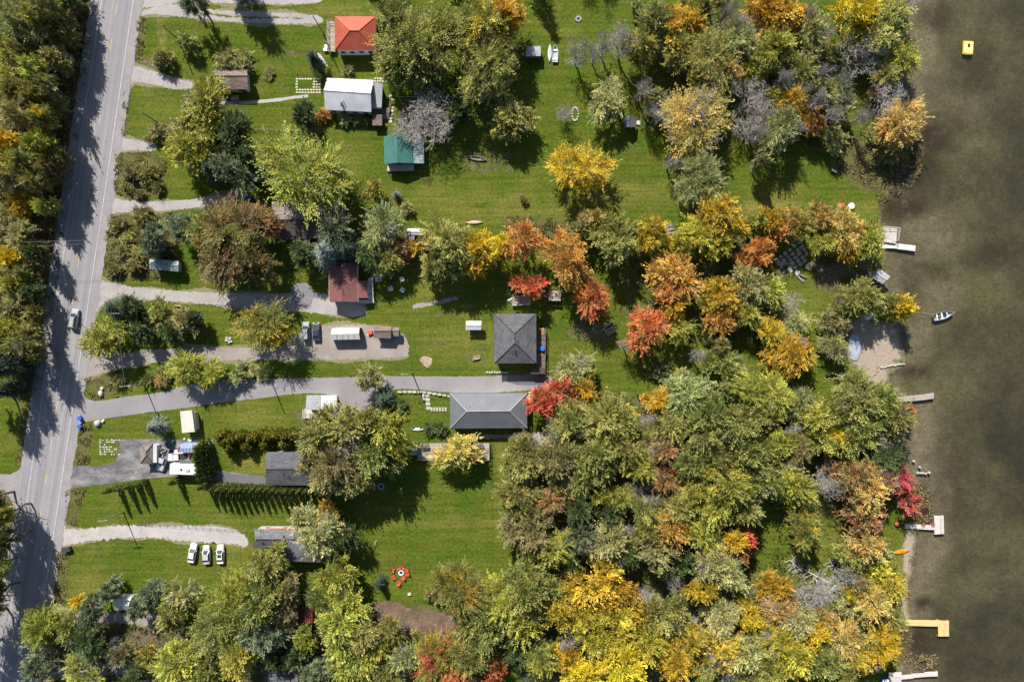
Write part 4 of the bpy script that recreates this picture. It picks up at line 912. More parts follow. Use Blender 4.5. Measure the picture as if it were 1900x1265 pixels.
o3 = P(1655, 678); g = thing('rock_groyne', 'row of white rocks reaching from the beach into the water', 'groyne', o3)
for i in range(16): stone(g, o3, 1634 + i * 2.8, 682 - i * .5 + random.uniform(-1, 1), .45, .4, random.random(), M_STONE, .35, 'rock')
o3 = P(1703, 877); g = thing('shore_rocks', 'white rubble in the shallows by the marsh edge', 'rocks', o3)
for x, y in ((1702, 877), (1707, 877), (1711, 877), (1716, 878), (1722, 876), (1705, 866), (1694, 855), (1687, 793), (1681, 794)): stone(g, o3, x, y, .6, .4, random.random(), M_STONE, .6, 'rock')
o3 = P(1065, 210); g = thing('rock_garden', 'small ring of pale stones on the lawn beside a bare little tree', 'garden', o3)
for i in range(14):
    t = i / 14 * 6.28; stone(g, o3, 1067 + 6 * math.cos(t), 212 + 12 * math.sin(t), .5, .45, t, M_STONE, .25, 'rock')

# ------------------------------------------------------------------ vehicles
M_TAIL = paint('tail_lamp', (.35, .01, .01), .2); M_HEAD = paint('head_lamp', (.75, .75, .72), .1)
def car(label, cat, px, py, head, m, style='sedan', group=None, L=4.6, W=1.82, cargo=None, name='parked_car'):
    """head = heading of the bonnet in degrees, 0 to the lake, 90 up the picture"""
    p = P(px, py, .7); r = thing(name, label, cat, (p.x, p.y, .03), R(head), group); k = L / 4.6; hw = W / 2
    if style == 'pickup':
        st = [(-2.3, .93, .80), (-2.25, .97, .95), (-.5, 1, 1.0), (.6, 1, 1.02), (1.4, .98, 1.02), (2.05, .93, .92), (2.3, .78, .75)]
        g0, g1 = (-.55, 1.15), (-.35, .55)
    elif style == 'suv':
        st = [(-2.3, .90, .9), (-2.22, .96, 1.02), (-1.2, 1, 1.05), (.6, 1, 1.03), (1.4, .98, .98), (2.05, .92, .88), (2.28, .76, .68)]
        g0, g1 = (-2.2, 1.2), (-1.95, .35)
    else:
        st = [(-2.3, .74, .78), (-2.18, .90, .93), (-1.5, .98, .98), (-.4, 1, .96), (.9, 1, .94), (1.6, .97, .86), (2.1, .88, .74), (2.3, .66, .60)]
        g0, g1 = (-1.75, 1.1), (-1.05, .25)
    zt = 1.75 if style in ('pickup', 'suv') else 1.43
    rings = []
    for x, w, z in st:
        x *= k; w *= hw; z0 = .26
        rings.append([(x, -w * .9, z0), (x, -w, z0 + .2), (x, -w, z * .72), (x, -w * .86, z), (x, w * .86, z), (x, w, z * .72), (x, w, z0 + .2), (x, w * .9, z0)])
    b = MB().loft(rings); b.build('body', m, r, smooth=False)
    zb = (.99 if style == 'sedan' else 1.02) - .06
    a = MB().loft([[(g0[0] * k, -hw * .86, zb), (g0[1] * k, -hw * .82, zb - .03), (g0[1] * k, hw * .82, zb - .03), (g0[0] * k, hw * .86, zb)],
                   [(g1[0] * k, -hw * .68, zt - .05), (g1[1] * k, -hw * .66, zt - .05), (g1[1] * k, hw * .66, zt - .05), (g1[0] * k, hw * .68, zt - .05)]])
    a.build('windows', M_GLASS, r)
    x0, x1 = g1[0] * k, g1[1] * k
    rf = MB().slab([(x0 - .06, -hw * .66, zt - .02), (x0 + .1, -hw * .70, zt - .01), (x1 - .05, -hw * .68, zt), (x1 + .06, -hw * .6, zt - .01), (x1 + .06, hw * .6, zt - .01), (x1 - .05, hw * .68, zt), (x0 + .1, hw * .70, zt - .01), (x0 - .06, hw * .66, zt - .02)], .05)
    rf.build('roof', m, r)
    pl = MB()
    for s_ in (-1, 1):
        pl.tube((g0[1] * k + .02, s_ * hw * .80, zb - .02), (x1 + .02, s_ * hw * .64, zt - .04), .045, .04, 4)
        pl.tube((g0[0] * k - .02, s_ * hw * .84, zb), (x0 - .02, s_ * hw * .67, zt - .04), .06, .05, 4)
        xm = (g1[0] + g1[1]) / 2 * k; pl.tube((xm, s_ * hw * .87, zb), (xm, s_ * hw * .69, zt - .04), .05, .04, 4)
    pl.build('pillars', m, r)
    if style == 'suv':
        for s_ in (-1, 1): MB().tube((x0 + .2, s_ * hw * .6, zt + .06), (x1 - .1, s_ * hw * .6, zt + .06), .03).build('roof_rail', M_BLACK, r)
    if style == 'sedan2': pass
    for s_ in (-1, 1):
        MB().box(.85 * k, s_ * (hw + .08), 1.0, .14, .2, .12).build('mirror', m, r)
        MB().box(2.14 * k, s_ * hw * .66, .68, .26, .34, .1).build('headlight', M_HEAD, r)
        MB().box(-2.26 * k, s_ * hw * .66, .78, .12, .34, .14).build('taillight', M_TAIL, r)
        for xw in (-1.38, 1.4):
            wz = .34; w = MB().tube((xw * k, s_ * (hw - .2), wz), (xw * k, s_ * (hw + .01), wz), wz, wz, 14).build('wheel', M_RUB, r)
            MB().tube((xw * k, s_ * (hw - .1), wz), (xw * k, s_ * (hw + .02), wz), .2, .2, 10).build('rim', M_STEEL, w)
    if style == 'pickup':
        MB().box(-1.42 * k, 0, .985, 1.58 * k, W * .80, .06).build('cargo_bed', M_BLACK, r)
        rim = MB()
        for s_ in (-1, 1): rim.box(-1.42 * k, s_ * hw * .86, 1.06, 1.72 * k, .1, .16)
        rim.box(-2.24 * k, 0, 1.05, .08, W * .82, .16).build('bed_rail', m, r)
    return r
M_SILVER = paint('silver_paint', (.40, .42, .435), .3, .25, .5); M_WHITEP = paint('white_paint', (.60, .60, .60), .25, 0, .6); M_WHITES = paint('pearl_paint', (.47, .49, .52), .25, .2, .6)
M_NAVY = paint('navy_paint', (.035, .05, .085), .25, .2, .6); M_GREYP = paint('grey_paint', (.42, .44, .47), .25, .4, .5)
car('silver SUV driving down the road past the trees', 'car', 138, 591, 81, M_SILVER, 'suv', name='moving_car', L=4.7)
cg = 'white cars parked in a row on the lawn'
car('white car closest to the road in the row of three on the lawn', 'car', 357, 1026, 80, M_WHITEP, 'sedan', cg)
c2 = car('silvery white car in the middle of the row of three on the lawn', 'car', 383, 1029, 92, M_WHITES, 'sedan', cg, L=4.5)
c3 = car('white car with a dark sunroof at the house end of the lawn row', 'car', 409, 1028, 91, M_WHITEP, 'sedan', cg)
MB().box(-.25, 0, 1.425, .75, .9, .04).build('sunroof', M_GLASS, c3)
car('silver car parked under the gold and rust maple', 'car', 568, 614, 92, M_GREYP, 'suv', L=4.5)
car('dark blue car parked next to the silver car by the tent', 'car', 587, 615, 92, M_NAVY, 'sedan', L=4.4)
pk = car('silver pickup truck with a bed full of junk on the asphalt lot', 'pickup truck', 302, 852, 254, M_WHITES, 'pickup', L=5.6, W=2.0, name='pickup_truck')
M_JUNK = [mk('cardboard', (.36, .27, .17), (.3, .22, .13), 2, .9), mk('grey_junk', (.3, .3, .31), (.2, .2, .2), 2, .8), M_WHITEW, mk('red_plastic', (.4, .05, .04), (.35, .04, .03), 2, .5), M_BLACK]
ORD = 'first second third fourth fifth sixth seventh eighth ninth tenth eleventh twelfth thirteenth fourteenth fifteenth sixteenth seventeenth eighteenth nineteenth twentieth twenty-first twenty-second'.split()
p0 = P(302, 852, .7)
for i in range(9):
    x, y = -1.72 + random.uniform(-.8, .8), random.uniform(-.6, .6); c, s_ = math.cos(R(254)), math.sin(R(254)); s = random.uniform(.2, .45)
    o = MB().box(0, 0, s * .3, s, s * random.uniform(.5, 1), s * .6).build(random.choice(['box', 'crate', 'bag']), random.choice(M_JUNK[:2] + M_JUNK[4:] + M_JUNK[:1]))
    o.location = (p0.x + x * c - y * s_, p0.y + x * s_ + y * c, 1.05); o.rotation_euler = (0, 0, random.random() * 3)
    tag(o, ORD[i] + ' ' + o.data.materials[0].name.replace('_', ' ') + ' piece among the junk heaped in the silver pickup truck bed', 'junk', 'junk heaped in the silver pickup truck bed')
car('white pickup truck nose toward the road beside the travel trailer', 'pickup truck', 331, 847, 184, M_WHITEP, 'pickup', L=5.3, W=1.95, name='pickup_truck')
for i in range(16):
    x, y = 355 + random.uniform(-3, 16), 846 + random.uniform(-4, 4)
    if i > 8: x, y = 330 + random.uniform(-3, 10), 832 + random.uniform(-7, 7)
    if i > 12: x, y = 345 + random.uniform(-6, 18), 814 + random.uniform(-3, 2)
    p = P(x, y); s = random.uniform(.4, .9)
    o = MB().box(0, 0, s * .35, s, s * random.uniform(.5, 1), s * .7).build(random.choice(['box', 'crate', 'bin']), random.choice(M_JUNK)); o.location = (p.x, p.y, .03); o.rotation_euler = (0, 0, random.random() * 3)
    tag(o, ORD[i if i < 9 else i - 9 if i < 13 else i - 13] + ' ' + o.data.materials[0].name.replace('_', ' ') + ' box in the clutter ' + ('below the canopies by the cedar row' if i < 9 else 'beside the blue grey canopy' if i < 13 else 'above the canopies'), 'clutter', 'clutter around the canopies')
def tarp_heap(name, label, px, py, sx, sy, h, m, rz=0):
    p = P(px, py); b = MB(); rings = []
    for k, (t, z) in enumerate(((1, 0), (.95, .5), (.7, .85), (.3, 1.0))):
        rings.append([(sx * .5 * t * math.cos(a) * (1 + .15 * math.sin(3 * a + k)), sy * .5 * t * math.sin(a) * (1 + .12 * math.cos(2 * a)), h * z) for a in np.linspace(0, 6.283, 15)[:-1]])
    o = b.loft(rings).build(name, m); o.location = p; o.rotation_euler = (0, 0, rz); return tag(o, label, 'tarp')
tarp_heap('tarp', 'dark green tarp heaped over something behind the junk pickup', 316, 822, 2.8, 1.6, 1.1, mk('green_tarp', (.03, .10, .085), (.02, .075, .065), 2, .6), .5)
tarp_heap('tarp', 'blue tarp by the porch end of the red orange roof', 613, 84, .9, 1.5, .9, mk('blue_tarp', (.02, .09, .50), (.02, .07, .40), 2, .5), .2)
tarp_heap('tarp', 'blue tarp near the end of the narrow gravel driveway', 461, 367, 2.2, 1.3, .9, _mats['blue_tarp'], .1)
tarp_heap('tarp', 'faded blue tarp spread on the small sand beach', 1585, 645, 3.0, 7.5, .5, mk('faded_blue_tarp', (.30, .34, .44), (.36, .38, .44), 1, .6, bmp=.6, bdist=.2), .05)
tarp_heap('tarp', 'pale grey tarp at the top of the sand beach under the olive gold tree', 1609, 585, 2.4, 2.6, .5, M_TARPW, .4)
tarp_heap('white_boulder', 'white boulder near the mouth of the paved driveway by the road', 188, 730, 1.1, 1.7, .8, M_STONEC, .3)
tarp_heap('white_boulder', 'smaller white boulder just above the other by the paved driveway', 190, 721, .8, 1.1, .6, M_STONEC, .1)
tarp_heap('boulder', 'grey white boulder on the lawn by the blue bins', 182, 785, 1.6, 1.8, .9, M_STONE, .3)
tarp_heap('boulder', 'flat pale stone leaning beside the grey white boulder', 192, 781, 1.0, .9, .5, M_STONEC, .8)
for o in bpy.data.objects:
    if o.name.split('.')[0] in ('white_boulder', 'boulder'): o['category'] = 'boulder'
M_BLUEBIN = paint('blue_plastic', (.02, .12, .55), .4)
for x, y, lab in ((151, 775, 'blue recycling bin at the driveway mouth, the upper of two'), (151, 790, 'blue recycling bin at the weedy verge, the lower of two')):
    p = P(x, y); r = thing('recycling_bin', lab, 'bin', (p.x, p.y, .02), random.random(), 'blue recycling bins by the road')
    MB().box(0, 0, .45, .8, .7, .9, 0, 1.15).build('body', M_BLUEBIN, r); MB().box(.03, 0, .94, .98, .86, .08).build('lid', M_BLUEBIN, r)
    MB().tube((-.35, -.3, .12), (-.35, .3, .12), .12).build('wheels', M_RUB, r)
p = P(1640, 1261); r = thing('storage_tub', 'blue tub on the bank next to the grey lakeside platform', 'tub', p); MB().box(0, 0, .4, 1.3, 1.0, .8, .1, 1.1).build('body', M_BLUEBIN, r); MB().box(0, 0, .83, 1.45, 1.12, .06, .1).build('lid', M_WHITEW, r)
for x, y, lab in ((607, 88, 'white storage tub beside the blue tarp porch'), (605, 94, 'small white tub at the corner of the porch')):
    p = P(x, y); r = thing('storage_tub', lab, 'tub', p); MB().box(0, 0, .3, .8, .6, .6, 0, 1.1).build('body', M_WHITEW, r); MB().box(0, 0, .62, .95, .72, .06).build('lid', M_WHITEW, r)
p = P(127, 1017); r = thing('garbage_box', 'dark wooden garbage box on the verge by the white gravel driveway', 'box', (p.x, p.y, 0), .2)
MB().box(0, 0, .5, 1.7, 1.0, 1.0).build('body', M_WOODD, r); MB().slab([(-.95, -.6, 1.0), (.95, -.6, 1.0), (.95, .6, 1.2), (-.95, .6, 1.2)], .06).build('lid', M_R_DARK, r)

# ------------------------------------------------------------------ boats
def hull(b, L, B, d, t0=0.0, double=False, n=14, inner=0.0, zoff=0.0):
    rings = []
    for i in range(n + 1):
        t = i / n; x = (t - .5) * L
        if double: w = math.sin(math.pi * min(max(t, .02), .98)) ** .75
        else: w = (1 - max(0, (t - .45) / .55) ** 2.2) * (.86 + .14 * min(1, t / .3)); w = max(w, .03)
        w = w * B / 2 - inner; w = max(w, .015); sheer = d * (1 + .18 * (2 * t - 1) ** 2); ke = d * .25 * max(0, (abs(2 * t - 1) - .7) / .3)
        rings.append([(x, -w, sheer + zoff), (x, -w * .86, d * .45 + zoff + inner), (x, -w * .4, ke + inner * 1.2 + zoff), (x, w * .4, ke + inner * 1.2 + zoff), (x, w * .86, d * .45 + zoff + inner), (x, w, sheer + zoff)])
    return rings
def open_boat(name, label, cat, px, py, ang, L, B, d, m, mi, seats=3, motor=False, double=False, z=0.0, group=None, flip=False):
    p = P(px, py, z + .3); r = thing(name, label, cat, (p.x, p.y, z), R(ang), group)
    ro, ri = hull(None, L, B, d, double=double), hull(None, L - .1, B, d, double=double, inner=.05)
    o = MB().loft(ro, close=False, caps=True); hb = o.build('hull', m, r); 
    MB().loft([list(reversed(q)) for q in ri], close=False, caps=False).build('interior', mi, r)
    g = MB()
    for k in (0, 5): g.path([Vector(q[k]) + Vector((0, 0, .02)) for q in ro], .04, 4)
    g.tube(Vector(ro[0][0]) + Vector((0, 0, .02)), Vector(ro[0][5]) + Vector((0, 0, .02)), .04).build('gunwale', m, r)
    for i in range(seats):
        t = .2 + .5 * i / max(1, seats - 1); x = (t - .5) * L; q = ro[int(t * 14)]; MB().box(x, 0, d * .72, .34 if not double else .22, abs(q[0][1]) * 1.84, .05).build('thwart', mi if double else M_WHITEW, r)
    if motor:
        q = MB().box(-L / 2 - .16, 0, d + .28, .42, .32, .4).build('outboard_motor', M_BLACK, r); MB().box(-L / 2 - .14, 0, d - .25, .12, .12, .9).build('motor_leg', M_BLACK, q)
        MB().tube((-L / 2 + .05, 0, d + .3), (-L / 2 + .6, .06, d + .35), .03).build('tiller', M_BLACK, r)
    if flip: r.rotation_euler = (R(180), 0, R(ang)); r.location.z = z + d * 1.2
    return r
M_ALU = paint('painted_aluminium', (.50, .52, .55), .3, .5); M_BOATIN = mk('boat_floor', (.30, .32, .36), (.22, .24, .28), 2, .6)
bt = open_boat('motorboat', 'small aluminium motorboat moored off the beach', 'boat', 1749, 585, 14, 4.9, 1.8, .6, M_ALU, M_BOATIN, 3, True, z=WZ - .12)
MB().box(.5, .1, .5, .7, .5, .3, .3).build('seat_cushion', M_NAVY, bt); MB().box(-1.1, -.3, .5, .5, .5, .35).build('fuel_tank', M_BLACK, bt)
q = P(1765, 581, .3); MB().tube((2.3, 0, .62), (2.75, .1, .75), .04).build('bow_light', M_WHITEP, bt)
rp = MB().path([P(1734, 583.5, .3), P(1718, 581, -.1), P(1700, 579, -.13), P(1680, 577, -.05)], .025, 4).build('mooring_rope', mk('rope', (.45, .35, .22), (.35, .27, .17), 3, .9)); tag(rp, 'thin mooring rope running from the motorboat to the beach', 'rope')
def kayak(name, label, px, py, ang, L, B, m, z=0.0, cat='kayak', flip=False, cock=True):
    p = P(px, py, z + .2); r = thing(name, label, cat, (p.x, p.y, z), R(ang)); d = .32
    ro = hull(None, L, B, d, double=True, n=16); b = MB().loft(ro, close=False, caps=False)
    for q in ro: pass
    top = [[q[0], (q[0][0], q[0][1] * .5, q[0][2] + .07), (q[0][0], 0, q[0][2] + .1), (q[0][0], q[5][1] * .5, q[0][2] + .07), q[5]] for q in ro]
    b.build('hull', m, r, smooth=True); MB().loft([list(reversed(t)) for t in top], close=False, caps=False).build('deck', m, r, smooth=True)
    if cock: MB().loft([[(.1 + L * .12 * math.cos(a), B * .3 * math.sin(a), d + z_) for a in np.linspace(0, 6.283, 13)[:-1]] for z_ in (.02, .15)]).build('cockpit', M_BLACK if cock is True else cock, r)
    if flip: r.rotation_euler = (R(180), 0, R(ang)); r.location.z = z + .38
    return r
M_OR = paint('orange_plastic', (.70, .23, .02), .35)
kayak('kayak', 'orange kayak lying across the narrow sand strip', 1672, 1022.5, 10, 4.0, 1.05, M_OR, cock=mk('orange_seat', (.55, .17, .02), (.5, .15, .02), 2, .5))
open_boat('canoe', 'grey canoe lying on the shaded lawn below the bare tree', 'canoe', 885, 294, -8, 4.6, .95, .38, M_GREYP, mk('canoe_inside', (.2, .15, .12), (.15, .12, .1), 2, .8), 2, double=True)
kayak('canoe', 'upturned tan canoe at the lawn edge above the tall yellow tree', 880, 413, 2, 4.2, .95, mk('tan_hull', (.46, .34, .26), (.4, .29, .22), 1, .6), cat='canoe', flip=True, cock=False)
kayak('canoe', 'pale green boat hull standing beside the maroon camper', 1020, 99, 88, 4.2, 1.0, mk('pale_green_hull', (.38, .47, .44), (.33, .41, .38), 1, .5), cat='canoe', cock=False)
open_boat('rowboat', 'white beached rowboat next to the pale green hull on the lawn', 'rowboat', 1030, 100, 88, 4.2, 1.45, .5, M_WHITEP, M_WHITES, 2)
open_boat('rowboat', 'white rowboat beached by the rock groyne, the larger one', 'rowboat', 1583, 694, 14, 3.3, 1.4, .5, M_WHITEP, M_WHITES, 2)
kayak('dinghy', 'small white dinghy beside the larger beached rowboat', 1563, 696, -20, 2.0, 1.2, M_WHITEP, cat='dinghy', cock=False)
for i, (x, y) in enumerate(((1658, 166), (1663, 166), (1668, 166), (1672, 167))):
    kayak('kayak', ('white', 'pale blue', 'white', 'grey')[i] + ' kayak in the shaded shore rack, ' + ('closest to the wood', 'beside the first', 'third from the wood', 'closest to the water')[i], x, y, 80, 3.0, .62, (M_WHITEP, mk('pale_blue_hull', (.3, .45, .6), (.25, .4, .55), 1, .5), M_WHITEP, M_GREYP)[i])

# ------------------------------------------------------------------ garden furniture
def adirondack(name, label, px, py, face, m, group, k=1.0):
    """slatted garden chair; face = direction it looks in degrees"""
    p = P(px, py, .4); r = thing(name, label, 'chair', (p.x, p.y, 0), R(face), group); r.scale = (k, k, k)
    MB().slab([(-.28, -.28, .28), (.34, -.28, .40), (.34, .28, .40), (-.28, .28, .28)], .04).build('seat', m, r)
    for i in range(5):
        y = -.26 + i * .13; w = .055; t = .98 - .05 * abs(i - 2)
        MB().slab([(-.26, y - w, .28), (-.26, y + w, .28), (-.58, y * 1.15 + w, t), (-.58, y * 1.15 - w, t)], .03).build('back_slat', m, r)
    for s_ in (-1, 1):
        MB().box(-.02, s_ * .38, .60, .80, .15, .035).build('armrest', m, r)
        MB().box(.32, s_ * .35, .30, .09, .05, .6).build('leg', m, r); MB().box(-.32, s_ * .33, .27, .09, .05, .55).build('leg', m, r)
    return r
M_REDP = paint('red_plastic_chair', (.62, .085, .055), .4)
pit = P(744.5, 1061.5)
names = ('farthest toward the road', 'topmost', 'just past the topmost chair', 'on the lake side, upper', 'on the lake side, middle', 'pressed close below the pit', 'standing off toward the road, lower', 'standing alone below the others', 'behind the pit toward the top, roadward')
for (x, y), lab in zip(((729, 1058), (740, 1053.5), (747.5, 1053), (753.5, 1057.5), (755, 1064), (748, 1070.5), (731, 1070), (740, 1080.5), (736, 1056)), names):
    if lab == names[8]: continue
    q = P(x, y, .4); adirondack('garden_chair', 'red slatted chair at the fire pit, ' + lab, x, y, math.degrees(math.atan2(pit.y - q.y, pit.x - q.x)), M_REDP, 'red chairs around the fire pit', .98)
r = thing('fire_pit', 'round fire pit with a white rim ringed by red chairs', 'fire pit', pit)
MB().lathe(0, 0, [(1.0, .01), (1.0, .03)], 20).build('ash_ring', mk('scorched_gravel', (.10, .075, .085), (.15, .12, .12), 3, 1), r)
tr = []
for zz, ra in ((.02, .62), (.36, .64), (.36, .42), (.05, .38)): tr.append([(ra * math.cos(a), ra * math.sin(a), zz) for a in np.linspace(0, 6.283, 21)[:-1]])
MB().loft(tr, caps=False).build('rim', mk('pale_concrete', (.62, .6, .57), (.55, .53, .5), 2, .8), r)
MB().lathe(0, 0, [(.4, .06), (.3, .12), (.12, .2)], 12).build('ashes', M_BLACK, r)
M_WP = paint('white_plastic', (.72, .71, .66), .4)
for x, y, f, lab in ((745.5, 519, 200, 'topmost white slatted chair on the lawn behind the red brown cottage'), (746, 537.5, 150, 'white slatted chair lakeward below on the cottage lawn'), (726, 535.5, 20, 'white slatted chair roadward below on the cottage lawn')):
    adirondack('garden_chair', lab, x, y, f, M_WP, 'white chairs on the cottage lawn', 1.2)
adirondack('garden_chair', 'dark green slatted chair among the white ones on the cottage lawn', 728, 521, -30, mk('dark_green_chair', (.03, .07, .05), (.025, .06, .04), 2, .6), 'white chairs on the cottage lawn', 1.1)
for x, y, f, lab in ((684, 391, 90, 'terracotta slatted chair roadward of its twin by the pale green pine'), (695, 387, 120, 'terracotta slatted chair lakeward of its twin by the pale green pine')):
    adirondack('garden_chair', lab, x, y, f, mk('terracotta_chair', (.36, .14, .09), (.3, .11, .07), 2, .7), 'terracotta chairs by the pine', 1.2)
for x, y, f, lab in ((1711, 969, 200, 'pink red chair on the T-shaped dock, shoreward one'), (1729, 969, 200, 'pink red chair on the T-shaped dock next to its platform')):
    q = adirondack('garden_chair', lab, x, y + 4, f, mk('pink_red_chair', (.5, .14, .12), (.42, .11, .1), 2, .6), 'chairs on the T-shaped dock', .72); q.location.z = DZ
def picnic(px, py, rz, label, m, z=0):
    p = P(px, py, z + .7); r = thing('picnic_table', label, 'table', (p.x, p.y, z), rz)
    for i in range(5): MB().box(0, -.3 + i * .15, .75, 1.8, .135, .045).build('plank', m, r)
    for s_ in (-1, 1):
        for k in (0, 1): MB().box(0, s_ * (.62 + .15 * k), .44, 1.8, .135, .045).build('seat_plank', m, r)
        MB().tube((s_ * .65, -.75, .02), (s_ * .65, .2, .73), .05, .05, 4).tube((s_ * .65, .75, .02), (s_ * .65, -.2, .73), .05, .05, 4).tube((s_ * .65, -.75, .4), (s_ * .65, .75, .4), .045, .045, 4).build('trestle', m, r)
    return r
picnic(702, 515, .05, 'pale wooden picnic table behind the red brown cottage', M_WOODP)
picnic(436, 183, .1, 'grey picnic table by the concrete path near the brown garage', M_WOOD)
def round_table(px, py, ra, m, label):
    p = P(px, py, .7); r = thing('garden_table', label, 'table', (p.x, p.y, 0)); MB().lathe(0, 0, [(ra, .70), (ra, .75)], 20).build('tabletop', m, r); MB().tube((0, 0, 0), (0, 0, .7), .06).build('stem', M_STEEL, r); MB().lathe(0, 0, [(.35, 0), (.3, .06)], 12).build('base', m, r)
round_table(1580, 382, .78, mk('glass_tabletop', (.55, .58, .60), (.5, .53, .55), 1, .2), 'round pale table on the lakeside lawn beside the red cooler')
r = thing('cooler_cart', 'red cart on the lakeside lawn by the round pale table', 'cart', P(1559.5, 381)); MB().box(0, 0, .55, 1.15, .6, .4).build('box', M_REDP, r); MB().box(0, 0, .78, 1.2, .66, .07).build('lid', M_REDP, r)
for s_ in (-1, 1): MB().box(s_ * .45, 0, .17, .06, .5, .36).build('leg', M_BLACK, r)
p = P(1006, 647); r = thing('rain_barrel', 'bright blue barrel on the side deck of the square charcoal roofed house', 'barrel', (p.x, p.y, 1.2)); MB().lathe(0, 0, [(.5, 0), (.58, .3), (.58, .6), (.52, .9)], 16).build('body', M_BLUEBIN, r); MB().lathe(0, 0, [(.5, .9), (.45, .93)], 16).build('lid', M_BLUEBIN, r)
p = P(1006, 615); r = thing('lumber_stack', 'short stack of orange boards on the side deck above the blue barrel', 'lumber', (p.x, p.y, 1.2), .1)
for i in range(3): MB().box(-.3 + i * .3, random.uniform(-.05, .05), .06, .26, 1.6, .1).build('board', M_WOODO, r)
p = P(1005, 657); r = thing('lumber_stack', 'two crossed orange boards on the side deck below the blue barrel', 'lumber', (p.x, p.y, 1.2), .2)
for i in range(2): MB().box(0, i * .3 - .1, .05 + .07 * i, 1.9, .2, .06, i * .25).build('board', M_WOODO, r)
p = P(997, 687); r = thing('storage_chest', 'brown storage chest on the lower end of the side deck', 'chest', (p.x, p.y, 1.2)); MB().box(0, 0, .5, 3.0, 1.3, 1.0).build('body', M_WOODO, r); MB().slab([(-1.6, -.75, 1.0), (1.6, -.75, 1.0), (1.6, .75, 1.25), (-1.6, .75, 1.25)], .07).build('lid', M_S_BROWN, r)
p = P(687, 617); r = thing('wheelbarrow', 'red wheelbarrow between the tent and the brown shingled shed', 'wheelbarrow', p, .4); MB().box(0, 0, .5, .9, .65, .35, 0, 1.3).build('tray', M_REDP, r); MB().tube((.55, -.06, .2), (.55, .06, .2), .2, .2, 10).build('wheel', M_RUB, r)
for s_ in (-1, 1): MB().tube((.5, s_ * .1, .25), (-1.0, s_ * .32, .6), .03).tube((-.3, s_ * .25, .4), (-.35, s_ * .28, 0), .03).build('handle', M_STEEL, r)
def logpile(label, px, py, rz, n, L, m, name='log_pile', piece='log', ra=.13, spread=1.6):
    p = P(px, py); r = thing(name, label, 'woodpile', p, rz)
    for i in range(n):
        a = random.uniform(-.25, .25); y = random.uniform(-spread, spread) * .5; x = random.uniform(-.3, .3); z = ra * (1 + 1.2 * (i % 3)); l_ = L * random.uniform(.7, 1.1)
        MB().tube((x - l_ / 2 * math.cos(a), y - l_ / 2 * math.sin(a), z), (x + l_ / 2 * math.cos(a), y + l_ / 2 * math.sin(a), z), ra * random.uniform(.7, 1.2), None, 6).build(piece, m, r)
M_LOG = mk('split_logs', (.38, .30, .22), (.26, .2, .15), 2, .9, island=.25)
logpile('heap of grey and orange boards beneath the red maples', 1132, 612, .5, 12, 2.6, M_WOOD, 'lumber_heap', 'board', .12, 3)
logpile('pale logs stacked beside the stone patio', 1503, 494, R(55), 8, 2.2, M_LOG)
logpile('weathered grey logs leaning by the stone patio edge', 1488, 515, R(-35), 3, 2.4, M_STONE2)
logpile('logs lying on the verge just below the gravel driveway', 332, 573, -.1, 6, 2.0, M_LOG)
logpile('grey brush and poles heaped near the small yellow tree', 1240, 424, .3, 14, 2.6, M_GREYBARK, 'brush_heap', 'pole', .07, 3)
logpile('firewood against the wall above the deck of the square house', 884, 664, .1, 8, 1.6, M_LOG, 'log_pile', 'log', .12, 1)
logpile('black plank stack in front of the canopies', 362, 833, .1, 5, 2.6, M_WOODD, 'lumber_heap', 'plank', .1, 1.2)
p = P(427, 632); r = thing('rock_heap', 'heap of white rocks by the tan driveway below the small lawn', 'rocks', p)
for i in range(7): stone(r, p, 424 + random.uniform(-4, 6), 632 + random.uniform(-5, 4), .7, .6, i, M_STONE, .45, 'rock')
p = P(1073, 36); r = thing('fire_ring', 'stone fire ring on the top lawn near the bare trees', 'fire pit', p)
for i in range(9): stone(r, p, 1073 + 4.5 * math.cos(i * .7), 36 + 4 * math.sin(i * .7), .5, .45, i, M_STONE2, .25, 'rock')
MB().lathe(0, 0, [(.4, .01), (.2, .06)], 10).build('ashes', M_BLACK, r)
p = P(707, 902); r = thing('fire_ring', 'dark stone fire ring in the shade of the biggest tan tree', 'fire pit', p)
for i in range(10): stone(r, p, 707 + 5 * math.cos(i * .63), 902 + 5 * math.sin(i * .63), .55, .5, i, M_STONE2, .25, 'rock')
MB().lathe(0, 0, [(.5, .01), (.3, .08)], 10).build('ashes', M_BLACK, r)
p = P(760, 1101); stone_o = MB().box(0, 0, .2, .8, .6, .4, .2).build('stepping_block', M_STONEC); stone_o.location = p; tag(stone_o, 'single pale block on the grass below the red chairs', 'block')
p = P(697, 1004); r = thing('water_pump', 'white water pump post on the grass in the deep tree shadow', 'pump', p); MB().tube((0, 0, 0), (0, 0, 1.1), .07).build('post', M_WHITEP, r); MB().tube((0, 0, .95), (.4, .5, .75), .04).build('handle', M_WHITEP, r); MB().box(0, -.2, .8, .14, .4, .1).build('spout', M_WHITEP, r)
p = P(1546, 318); r = thing('yard_bench', 'white bench at the edge of the lakeside brush', 'bench', p, R(-30)); MB().box(0, 0, .42, 1.3, .45, .06).build('seat', M_WP, r); MB().box(0, -.25, .7, 1.3, .06, .45).build('backrest', M_WP, r)
for s_ in (-1, 1): MB().box(s_ * .55, 0, .2, .07, .4, .4).build('leg', M_WP, r)
p = P(722, 1, 0)
p = P(1662, 971); r = thing('buoy', 'red buoy on the bank under the crimson maple', 'buoy', p); MB().lathe(0, 0, [(.12, 0), (.42, .2), (.5, .5), (.4, .8), (.1, .95)], 14).build('float', M_REDP, r, smooth=True); MB().tube((0, 0, .9), (0, 0, 1.15), .06).build('eyelet', M_STEEL, r)
